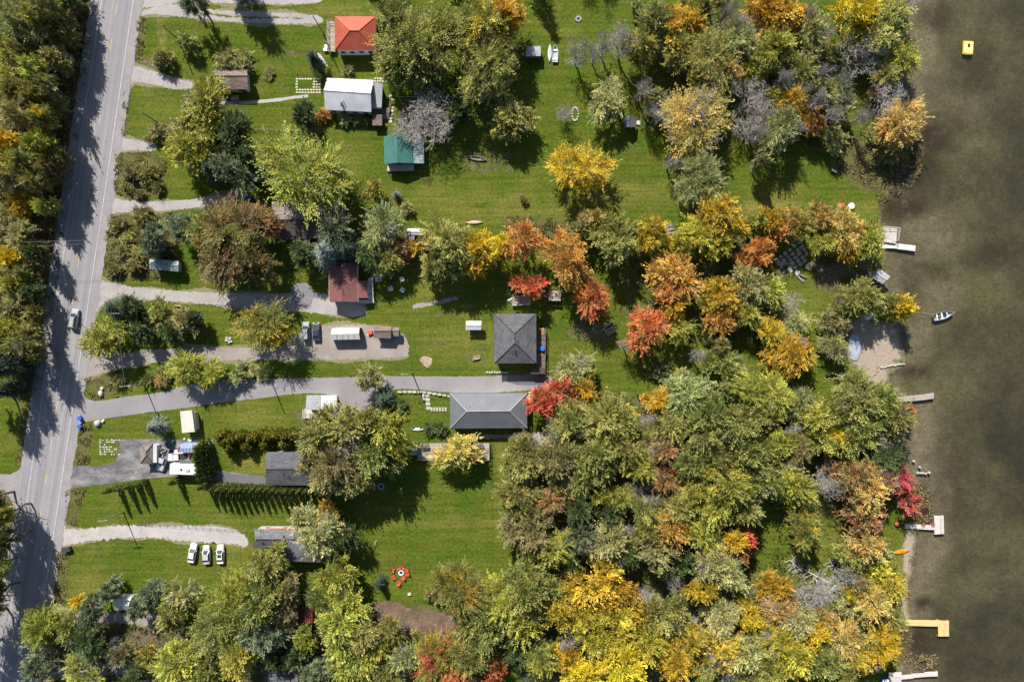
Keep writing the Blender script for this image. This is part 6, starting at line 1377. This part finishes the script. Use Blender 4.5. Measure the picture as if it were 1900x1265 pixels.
LIST = """
1455 150 14 ba 13;1490 175 15 ba 12;1515 190 14 ba 13;1545 215 14 ba 12;1415 215 14 ba 12;1480 235 15 ba 12;1570 150 14 ba 12;1365 165 14 ba 12;1500 20 14 ba 13;1405 250 13 ba 12;1350 20 14 ba 13;1530 130 14 ba 12;1600 215 14 ba 11;1410 300 15 og 10;1250 300 14 ba 11;1478 640 14 ba 9;1160 640 12 ba 9;1335 640 16 ol 9;1295 660 14 ba 9;1195 165 14 ba 13;
38 45 38 pg;75 40 20 yg;20 95 22 yg;25 165 35 ol;60 130 25 yg;90 20 30 ol;110 60 22 mx;105 110 25 ol;40 210 32 og;10 265 25 gd;75 265 25 yg;55 300 25 ol;100 190 20 ol;132 150 12 s:un;120 230 13 s:un;20 330 30 br;65 335 28 ol;42 380 26 gd;12 400 26 og;98 350 16 s:un;42 440 26 og;25 476 21 ye;70 470 20 dg;25 528 24 yg;20 570 26 og;60 545 20 dg;18 612 30 yg;58 617 22 ol;45 640 26 ol;12 680 34 ds;18 722 24 ds;66 655 15 mx;85 420 15 s:un;5 20 25 ol;-20 140 35 yg;-25 300 40 yg;-25 440 40 gr;-25 560 35 mx;145 30 14 s:un;130 70 16 mx;90 160 22 og;80 220 20 gx;110 290 18 mx;85 385 18 yg;10 505 18 og;68 580 18 mx;10 950 16 yg;4 1005 18 dg;-30 1060 35 gr 17;-35 930 34 dg 17;-25 1110 34 dg 17;-60 1010 34 ol 18;-50 1160 36 mx 17;-28 985 26 yg 15;-60 1220 36 dg 17;-30 740 30 dg;45 95 20 br;125 10 16 dg;60 180 18 gx;35 300 22 yg;90 310 18 un;50 510 18 mx;-5 640 24 dg;
349 80 19 s:gr 5;302 112 18 s:mx 4;418 114 26 s:og 5;450 116 20 s:og 4.5;385 197 46 yg 13;348 272 42 yg 12;335 238 24 og 9;432 245 34 dg 11;290 246 18 s:br;427 312 38 pi 12;395 318 24 ds 9;460 290 24 dg 9;
245 322 15 s:wd;270 318 20 s:mx;288 342 14 s:wd;235 345 12 s:wd;260 360 10 s:wd;558 327 82 yg 15;432 456 72 mr 15;402 484 36 mr 12;466 486 38 mr 13;395 435 36 mx 12;378 430 34 gr 10;478 408 34 ru 11;291 441 28 pi 9;339 422 26 pi 9;220 418 15 s:mx;266 404 22 s:mx;250 492 16 s:wd;262 472 16 s:gx;215 500 13 s:mx;230 465 14 s:wd;300 466 18 s:dg;236 440 13 s:yg;
197 627 37 yg 9;215 572 28 ds 8;245 570 22 dg 8;262 610 24 dg 7;297 581 22 ol 7;340 597 24 br 7;318 618 20 dg 7;360 590 16 dg 7;495 602 50 gx 12;344 684 32 yg 8;396 693 26 yg 7;273 705 13 s:gr;297 704 13 s:ru;443 692 20 s:pg;492 692 13 s:dg;310 690 14 s:gr;215 702 14 s:wd;470 690 14 s:og;
288 792 18 bs 7;690 699 25 og 8;594 806 42 ol 15;652 792 48 ol 17;622 858 52 br 16;716 800 40 yg 15;692 843 42 gr 15;607 888 30 og 13;655 902 30 og 12;578 850 25 br 12;735 830 26 yg 12;680 880 30 ol 12;847 836 38 py 9;814 793 15 s:dg 2;798 798 12 s:dg 1.5;713 741 22 ds 7;735 755 16 s:dg 3;
592 985 46 og 12;612 955 22 gd 8;560 960 22 og 9;640 990 26 dg 10;83 1165 40 yg 11;130 1160 26 ol 10;146 1116 16 s:ye 4;178 1124 28 pi 9;205 1096 20 pi 8;281 1098 26 pi 9;255 1128 22 pi 8;75 1236 32 pi 10;150 1250 36 ol 10;165 1185 36 dg 10;222 1214 22 br 7;278 1214 24 gx 7;341 1100 30 og 10;316 1138 30 ol 10;430 1105 52 yg 14;405 1160 55 gr 14;329 1228 46 yg 11;380 1252 32 gr 11;250 1262 26 dg 9;210 1190 10 bs 4;
498 1046 36 gr 12;483 1118 46 gr 14;531 1088 28 br 10;528 1138 24 br 10;490 1180 40 pi 14;445 1215 40 yg 12;627 1070 36 yg 12;632 1145 50 yg 14;672 1172 36 ol 13;645 1212 50 yg 13;566 1188 22 yg 9;579 1243 28 pi 10;713 1246 36 gr 11;748 1222 26 pg 10;705 1082 15 s:ds 4;806 1106 15 s:br 3;862 1100 52 gx 14;900 1148 50 gr 14;936 1122 42 yg 13;811 1234 54 rx 12;872 1222 40 mx 12;845 1252 36 rd 11;912 1252 26 rd 10;600 1115 26 gr 12;720 1170 26 ol 9;795 1196 28 gx 9;850 1196 26 ol 10;700 1200 26 yg 10;550 1215 24 dg 9;520 1225 22 dg 9;680 1230 30 dg 10;
362 4 26 pi 13;455 -20 26 pi 12;766 80 70 gr 17;742 42 40 gr 15;802 108 40 gr 16;748 128 34 gr 14;930 95 40 ol 14;868 95 36 ol 15;898 45 66 gx 16;905 140 52 ol 15;935 35 34 gd 14;840 60 30 ol 13;725 128 30 gr 12;790 130 36 dg 13;789 222 48 ba 9;943 213 42 ol 9;584 112 20 ds 9;563 217 24 dg 7;577 235 16 s:br;645 132 10 s:pg;601 213 13 s:or;640 220 12 s:pg;660 223 10 s:ol;680 226 9 s:gr;850 205 24 dg 8;500 135 12 s:wd 1;687 354 19 gx 6;735 361 9 bs 3;754 386 13 s:og;972 369 7 s:wd 2;870 250 1 s:wd;
710 426 40 pg 11;622 430 32 pi 12;606 467 34 bs 11;647 463 30 ds 10;685 474 30 dg 9;723 480 26 ol 8;746 460 18 ru 7;768 463 16 gd 6;790 445 18 s:br;801 498 24 ol 8;834 452 46 ol 13;838 490 34 gr 12;885 455 33 ye 13;888 480 28 gd 11;928 458 27 ye 11;965 452 36 or 13;1054 474 50 or 14;986 533 30 rd 9;1102 555 34 rd 11;1104 407 24 tn 9;1069 431 22 og 9;1145 449 50 gr 13;1203 430 33 gd 12;1246 455 18 ye 7;1302 444 45 yy 12;1332 394 44 gd 13;1360 420 25 gd 11;1251 502 44 or 13;1243 540 36 or 12;1248 570 28 gd 10;1198 608 40 rd 11;1258 614 30 yg 9;1340 550 36 gd 11;1337 590 34 or 10;1299 328 50 pg 12;1405 412 20 yg 8;1403 467 30 or 11;1395 526 40 og 11;1386 582 28 yg 9;560 470 26 dg 9;
1071 97 22 ba 11;1104 99 18 ba 10;1122 80 20 ba 12;1157 82 26 ba 13;1049 210 16 ba 6;1127 190 38 og 8;1216 40 36 ol 12;1188 85 30 gx 11;1269 38 38 gd 12;1254 84 40 gx 12;1327 115 56 ol 13;1355 82 40 pg 12;1345 135 30 tn 11;1294 8 25 ol 10;1330 0 30 ol 11;1385 48 25 ba 10;1420 15 40 gd 12;1228 207 30 ba 9;1213 178 18 ol 7;1294 228 62 tn 13;1314 178 38 yg 11;1393 222 36 ba 9;1400 178 30 ba 10;1080 316 54 gd 13;1183 18 15 s:pg 4;
1452 28 42 gd 12;1445 55 36 tn 11;1436 97 40 yg 12;1496 51 36 pg 10;1478 134 36 gr 10;1582 28 42 ye 13;1640 38 50 ol 13;1688 8 20 ba 10;1531 55 18 ba 8;1675 112 32 yg 9;1597 101 34 ba 10;1539 101 18 s:gr 4;1643 142 28 ol 8;1435 172 18 yg 8;1468 187 28 gd 10;1503 222 28 or 8;1445 248 40 pg 11;1529 167 20 og 8;1559 195 24 pg 8;1630 163 15 ru 6;1648 188 34 ba 9;1663 236 44 tn 10;1630 262 22 s:mx 3;1648 285 22 s:mx 3;1546 256 22 og 7;1400 100 26 og 9;1395 130 26 yg 9;1500 100 22 og 8;
1433 412 26 gd 10;1450 422 22 or 9;1483 412 30 tn 10;1526 406 26 tn 10;1564 424 34 tn 11;1530 452 27 yg 9;1568 455 28 gd 9;1610 448 33 yg 9;1598 430 22 or 8;1476 436 18 ba 7;1416 458 18 or 8;1430 543 34 yg 10;1605 551 32 ol 10;1575 556 26 ol 8;1650 564 21 ol 8;1673 568 23 ye 9;1460 565 25 ba 7;1476 598 28 og 7;1541 598 24 br 7;1432 618 26 gd 9;1565 600 16 og 6;1550 640 28 og 7;
1066 688 34 og 9;1082 720 28 gd 9;1023 740 38 rd 11;1058 754 20 rd 8;1221 740 26 gd 9;1276 731 42 pg 12;1350 678 34 gr 9;1393 732 42 yg 12;1307 768 46 gr 13;1211 775 22 ba 8;1117 778 45 ol 12;1054 783 40 ol 12;1157 783 34 gx 11;1243 788 34 ol 11;1039 812 20 ba 8;1102 842 50 gr 14;973 828 30 ol 11;1023 855 46 br 14;963 866 36 ol 12;1092 870 40 gr 13;1160 840 36 ol 12;1231 832 30 ru 11;1249 860 18 rd 9;1233 892 26 ru 10;1183 870 30 yg 11;1279 858 34 gr 12;1319 840 36 mx 12;1307 803 45 gr 13;1370 790 50 gr 14;1383 836 45 gr 13;1345 898 50 yg 14;1107 918 22 yg 9;1152 926 26 yg 10;1190 918 30 ba 9;1023 930 30 ru 11;965 924 36 ol 12;1284 921 34 yg 12;1395 890 40 gr 13;1051 904 28 ol 11;1090 690 18 yg 7;1340 730 24 pg 10;1230 700 1 s:wd;1225 690 20 s:dg 3;
1468 663 42 gd 10;1438 735 36 yg 11;1425 773 24 yg 10;1478 752 32 pg 10;1516 773 40 yg 12;1552 808 32 ye 11;1529 818 34 yg 11;1592 742 50 gr 13;1632 740 42 gr 12;1655 773 36 mx 11;1597 797 46 gr 13;1681 762 14 rd 6;1471 803 20 ba 9;1481 835 28 br 10;1448 822 30 yg 11;1584 808 16 ba 8;1627 822 20 ba 8;1640 854 34 dg 9;1466 862 24 ba 9;1529 890 26 ba 9;1468 897 38 yg 12;1584 880 46 ru 12;1610 911 46 tn 12;1637 890 30 ru 10;1673 888 26 cr 7;1680 926 25 cr 7;1428 890 30 gr 11;1555 770 30 gr 12;
996 988 38 br 12;955 984 30 og 10;1028 1018 36 yg 11;1077 990 32 pi 12;1127 1008 38 og 12;1155 980 15 ba 8;1195 982 30 ol 11;1243 976 36 or 12;1218 1022 38 og 12;1304 985 38 yg 12;1360 1003 26 gd 9;1385 998 17 rd 8;1368 1031 20 or 8;1319 1040 38 og 12;1345 1066 38 og 12;1099 1082 48 gd 13;1147 1097 36 gd 12;973 1097 50 gr 14;1026 1087 26 gr 11;965 1142 46 yg 13;1041 1130 36 yy 12;1082 1143 30 yy 12;1152 1137 40 yy 12;1185 1140 25 gd 10;1236 1142 45 ol 12;1251 1080 18 ba 8;1190 1103 18 ba 7;1299 1095 30 gd 10;1340 1155 36 og 11;1390 1147 28 ye 10;1061 1188 22 ba 9;1006 1220 36 gx 11;1049 1222 25 gd 10;1117 1188 50 yy 13;1079 1246 40 ye 12;1155 1228 50 ye 13;1254 1226 40 gd 12;1206 1185 40 yy 12;1281 1185 30 yy 11;1335 1206 40 yy 12;1383 1211 36 og 11;1307 1243 30 gr 11;1256 1260 20 ba 8;1345 1245 20 ba 8;1395 1248 30 gr 11;1160 1030 26 dg 10;1270 1040 24 dg 10;1060 1045 26 dg 10;960 1205 30 dg 9;1000 1258 30 dg 9;1255 940 34 ol 12;1320 945 36 yg 12;1385 945 30 ol 11;1200 950 30 gr 11;1130 950 28 dg 11;1075 945 30 dg 11;1425 835 26 gr 11;1265 700 18 s:og 4;
1496 980 36 gx 11;1607 962 36 ru 11;1602 1012 36 tn 10;1582 1032 28 ol 9;1627 1028 25 og 8;1648 1085 32 yy 9;1615 1117 36 tn 10;1648 1143 28 ol 9;1438 1088 32 gd 10;1435 1128 34 tn 10;1476 1152 36 og 11;1498 1107 26 ba 9;1529 1087 28 ba 9;1572 1071 20 ba 9;1572 1103 14 ye 7;1572 1124 22 og 8;1534 1147 26 tn 9;1562 1188 36 tn 10;1635 1198 38 ye 10;1617 1188 22 pg 9;1582 1221 30 yy 10;1534 1223 46 gr 12;1471 1211 46 yy 12;1440 1185 36 yy 11;1509 1173 30 ye 11;1617 1231 20 ba 8;1435 1243 36 yg 11;1562 1256 30 gr 10;1628 1066 24 yy 8;1650 1060 18 yg 7;1600 1090 24 tn 9;
"""
for item in LIST.replace('\n', '').split(';'):
    f = item.split()
    if len(f) < 4 or float(f[2]) < 3: continue
    tree(float(f[0]), float(f[1]), float(f[2]), f[3], float(f[4]) if len(f) > 4 else None)
# trees just outside the frame that throw their shade into it
for f in ((90, -45, 35, 'mx'), (20, -40, 40, 'yg'), (860, -50, 45, 'ol'), (1000, -30, 22, 'ds'), (1085, -70, 20, 'ba'), (1120, -60, 20, 'ba'), (700, -30, 30, 'ol'), (420, -60, 34, 'pi')): tree(*f)
out_of_frame = set(id(t[0]) for t in TREES_OUT[-8:])

# cedar rows
def cedar(px, py, w, h, label, pal='ce', group=None, cat='tree'):
    """px, py: foot of the tree"""
    b = P(px, py); r = thing('cedar_tree', label, cat, b, 0, group)
    o = link_m('crown', random.choice(PROTO['column', 'S']), r, PAL[pal]); rm = w * S * .5; o.scale = (rm, rm, h * .52); o.location = (0, 0, h * .5); o.rotation_euler = (0, 0, random.random() * 6)
    t = link_m('trunk', TRUNKS[0], r, M_BARK); t.scale = (h * .8,) * 3
hg = 'clipped cedar hedge along the black shingled garage'
for i in range(22):
    t = i / 21; cedar(388 + 246 * t, 897.5 + 10 * t, 14, 6.6 - 1.0 * t + random.uniform(-.5, .5), ORD[i] + ' narrow cedar from the road in the long hedge below the black garage', 'ce', hg)
for (x, y, h), lab in zip(((221, 903, 5.6), (240, 899, 5.4), (256, 896, 5.2), (271, 892, 5.0)), ('closest to the road', 'second from the road', 'third from the road', 'fourth from the road')):
    cedar(x, y, 14, h + 1.2, 'slender cedar below the asphalt lot, ' + lab, 'ce', 'four slender cedars below the asphalt lot')
cedar(333, 889, 15, 5.6, 'single slender cedar standing alone between the four cedars and the hedge')
for i in range(8): cedar(386 + random.uniform(-1.5, 1.5) + i * .8, 823 + i * 7.6, 22, 7.4, ORD[i] + ' tall cedar from the top in the short row beside the white travel trailer', 'ce', 'short row of tall cedars by the trailer')
for i, (x, y) in enumerate(((425, 812), (440, 806), (456, 802), (472, 806), (488, 800), (504, 803), (520, 799), (536, 801), (550, 800), (432, 824), (465, 818), (500, 816), (535, 814), (418, 802))):
    cedar(x, y + 5, 30, 4.4 + random.uniform(-.5, .5), ('back row, ' if i in (0, 1, 2, 3, 4, 5, 6, 7, 8, 13) else 'front row, ') + ORD[i] + ' round golden green cedar of the thick hedge above the black garage', 'cy', 'thick golden green hedge')

# unique labels for every tree
for i, (root, kind, col, px, py, r, lab) in enumerate(TREES_OUT):
    if lab: used.add(lab); continue
    root['label'] = label_for(kind, col, px, py, r, LAND)

# ------------------------------------------------------------------ undergrowth, weeds, reeds (nobody could count them)
def tufts(name, polys, n, pal, size=(.25, .6), per=5, z=0.0):
    pts = []
    for poly in polys:
        q = [tuple(P(a, b))[:2] for a, b in poly]; xs = [p[0] for p in q]; ys_ = [p[1] for p in q]
        a_ = abs(sum(q[i][0] * q[(i + 1) % len(q)][1] - q[(i + 1) % len(q)][0] * q[i][1] for i in range(len(q)))) / 2
        X = rng.uniform(min(xs), max(xs), 60000); Y = rng.uniform(min(ys_), max(ys_), 60000); ins = np.zeros(60000, bool); j = len(q) - 1
        for i in range(len(q)):
            (xi, yi), (xj, yj) = q[i], q[j]; ins ^= ((yi > Y) != (yj > Y)) & (X < (xj - xi) * (Y - yi) / ((yj - yi) or 1e-9) + xi); j = i
        pts.append((a_, np.stack([X, Y], 1)[ins]))
    tot = sum(a for a, _ in pts); c = np.concatenate([p[:int(n * a / tot)] for a, p in pts]); m = len(c)
    # clumped: drop where a slow pattern is low
    f = np.sin(c[:, 0] * 1.3 + 2 * np.sin(c[:, 1] * .7)) + np.sin(c[:, 1] * 1.7 + 1.5 * np.sin(c[:, 0] * .5)); c = c[f > -.7]; m = len(c)
    s = rng.uniform(*size, m) * (.6 + .4 * np.clip(np.sin(c[:, 0] * .9) + np.sin(c[:, 1] * .8) + 1, 0, 2))
    idx = np.repeat(np.arange(m), per); k = len(idx)
    axis = unit(np.stack([rng.normal(0, .6, k), rng.normal(0, .6, k), np.full(k, .75)], 1)); nor = unit(rng.normal(0, 1, (k, 3)) + np.array([0, 0, .6]))
    L = s[idx] * rng.uniform(.7, 1.3, k)
    base = np.stack([c[idx, 0], c[idx, 1], np.full(k, z)], 1) + axis * L[:, None] * .45 + rng.normal(0, .12, (k, 3)) * np.array([1, 1, 0])
    me = leaves_mesh(name, base, axis, nor, L, L * .45); me.materials.append(PAL[pal]); tag(link(name, me), kind='stuff')
tufts('undergrowth', [[(-120, -60), (172, -60), (163, 10), (118, 320), (76, 620), (58, 690), (-120, 700)]], 9000, 'un', (.35, 1.1), 5)
tufts('undergrowth', [[(0, 915), (20, 935), (16, 1010), (2, 1100), (-60, 1200), (-60, 915)]], 900, 'fl', (.3, .8), 5)
tufts('weeds', VERGES[:8] + VERGES[10:], 9000, 'wd', (.15, .42), 4)
tufts('rough_grass', [[(168, 0), (178, 0), (136, 320), (92, 620), (84, 620), (125, 320)], [(1195, 30), (1690, 0), (1640, 250), (1420, 300), (1180, 240)], [(928, 400), (1085, 405), (1070, 470), (930, 470)], [(1690, 880), (1720, 925), (1712, 965), (1688, 965)], [(1655, 1165), (1678, 1165), (1680, 1240), (1655, 1240)]], 8000, 'rg', (.15, .4), 4)
tufts('forest_floor_brush', [[(1140, 730), (1420, 740), (1640, 800), (1650, 960), (1420, 1265), (960, 1290), (960, 1090), (935, 900), (985, 810)], [(1150, 460), (1400, 440), (1470, 490), (1440, 640), (1260, 630)], [(60, 1150), (330, 1160), (540, 1110), (690, 1130), (740, 1265), (60, 1290)]], 11000, 'fl', (.25, .7), 4)
tufts('reeds', [[(1672, 225), (1705, 240), (1715, 300), (1690, 350), (1650, 370), (1632, 380), (1620, 345), (1650, 290)], [(1545, 250), (1640, 262), (1655, 335), (1630, 358), (1560, 330)], [(1700, 888), (1722, 915), (1735, 950), (1715, 975), (1700, 960)], [(1668, 1166), (1690, 1166), (1696, 1200), (1685, 1240), (1668, 1240)], [(1700, 1215), (1735, 1212), (1742, 1232), (1715, 1242), (1698, 1236)]], 4800, 're', (.25, .55), 4, z=-.1)

M_DEAD = mk('silver_dead_wood', (.52, .50, .48), (.40, .385, .37), 2.0, .9)
def fallen(px0, py0, px1, py1, label, r0=.22):
    a, b_ = P(px0, py0), P(px1, py1); o3 = a; r = thing('fallen_tree', label, 'fallen tree', o3); v = b_ - a; v.z = 0; L = v.length; d = v.normalized(); s_ = Vector((-d.y, d.x, 0))
    MB().tube((0, 0, r0), v * .5 + Vector((0, 0, .5)), r0, r0 * .7, 7).tube(v * .5 + Vector((0, 0, .5)), v + Vector((0, 0, .9)), r0 * .7, r0 * .2, 7).build('trunk', M_DEAD, r)
    br = MB()
    for k in range(14):
        t = random.uniform(.35, 1); q = v * t + Vector((0, 0, .5)); e = q + d * L * random.uniform(.05, .18) + s_ * random.choice((-1, 1)) * random.uniform(.6, 2.2) + Vector((0, 0, random.uniform(0, 1.2)))
        br.tube(q, e, .06, .03, 4); 
        for _ in range(3): br.tube(q.lerp(e, random.uniform(.4, 1)), e + Vector((random.uniform(-.9, .9), random.uniform(-.9, .9), random.uniform(-.2, .6))), .035, .015, 3)
    br.build('branches', M_DEAD, r)
for f in ((1488, 1060, 1462, 1036, 'silver dead tree fallen pointing away from the lake in the lower glade'), (1540, 1082, 1478, 1048, 'long silver trunk fallen across the lower glade'), (1560, 1075, 1534, 1034, 'fallen pale trunk lying lakeward of the lower glade'), (1585, 1110, 1548, 1078, 'fallen silver trunk under the tan shore trees'),
          (1600, 1180, 1572, 1158, 'pale dead trunk lying below the tan shore trees'), (1213, 1118, 1203, 1098, 'short white trunk fallen between gold crowns'), (1303, 1168, 1280, 1146, 'white trunk lying among yellow green crowns lowest in the wood'), (1522, 1145, 1507, 1135, 'short pale trunk lying beside pale olive crowns'),
          (1295, 898, 1280, 886, 'short white fallen trunk deep among the green crowns')): fallen(*f)

tufts('shore_weeds', [[(x_ - 9, y_) for y_, x_ in SHORE if 690 <= y_ <= 1265] + [(x_ + 5, y_) for y_, x_ in reversed(SHORE) if 690 <= y_ <= 1265], [(x_ - 8, y_) for y_, x_ in SHORE if 0 <= y_ <= 600] + [(x_ + 4, y_) for y_, x_ in reversed(SHORE) if 0 <= y_ <= 600]], 2600, 'wd', (.12, .4), 4, z=-.08)
# leaves dropped on the grass under the bright maples
def fallen_leaves(name, pals, per_m):
    P0 = []
    for root, kind, col, px, py, r, lab in TREES_OUT:
        if col in pals and kind != 'shrub':
            n = int(per_m * (r * S) ** 2); a_ = rng.uniform(0, 6.283, n); d_ = r * S * 1.35 * np.sqrt(rng.random(n)) * rng.uniform(.5, 1.15, n)
            P0.append(np.stack([root.location.x + .8 + d_ * np.cos(a_), root.location.y - .8 + d_ * np.sin(a_), np.full(n, .11)], 1))
    c = np.concatenate(P0); c = c[(c[:, 0] - shore_x(c[:, 1])) < -1.5]; n = len(c); ax = unit(np.stack([rng.normal(0, 1, n), rng.normal(0, 1, n), rng.normal(0, .15, n)], 1)); nr = unit(np.stack([rng.normal(0, .2, n), rng.normal(0, .2, n), np.ones(n)], 1))
    L = rng.uniform(.12, .26, n); me = leaves_mesh(name, c, ax, nr, L, L * .7); me.materials.append(PAL[pals[list(pals)[0]]]); tag(link(name, me), kind='stuff')
fallen_leaves('fallen_leaves', {'gold': 'gd', 'bright yellow': 'gd', 'pale yellow': 'gd', 'green and gold': 'gd', 'lemon yellow': 'gd', 'yellow green': 'gd'}, 7)
fallen_leaves('fallen_leaves', {'orange': 'or', 'tan orange': 'or', 'rust brown': 'or', 'olive and rust': 'or', 'brown': 'or'}, 8)
fallen_leaves('fallen_leaves', {'red': 'rd', 'crimson': 'rd', 'red and gold': 'rd'}, 10)
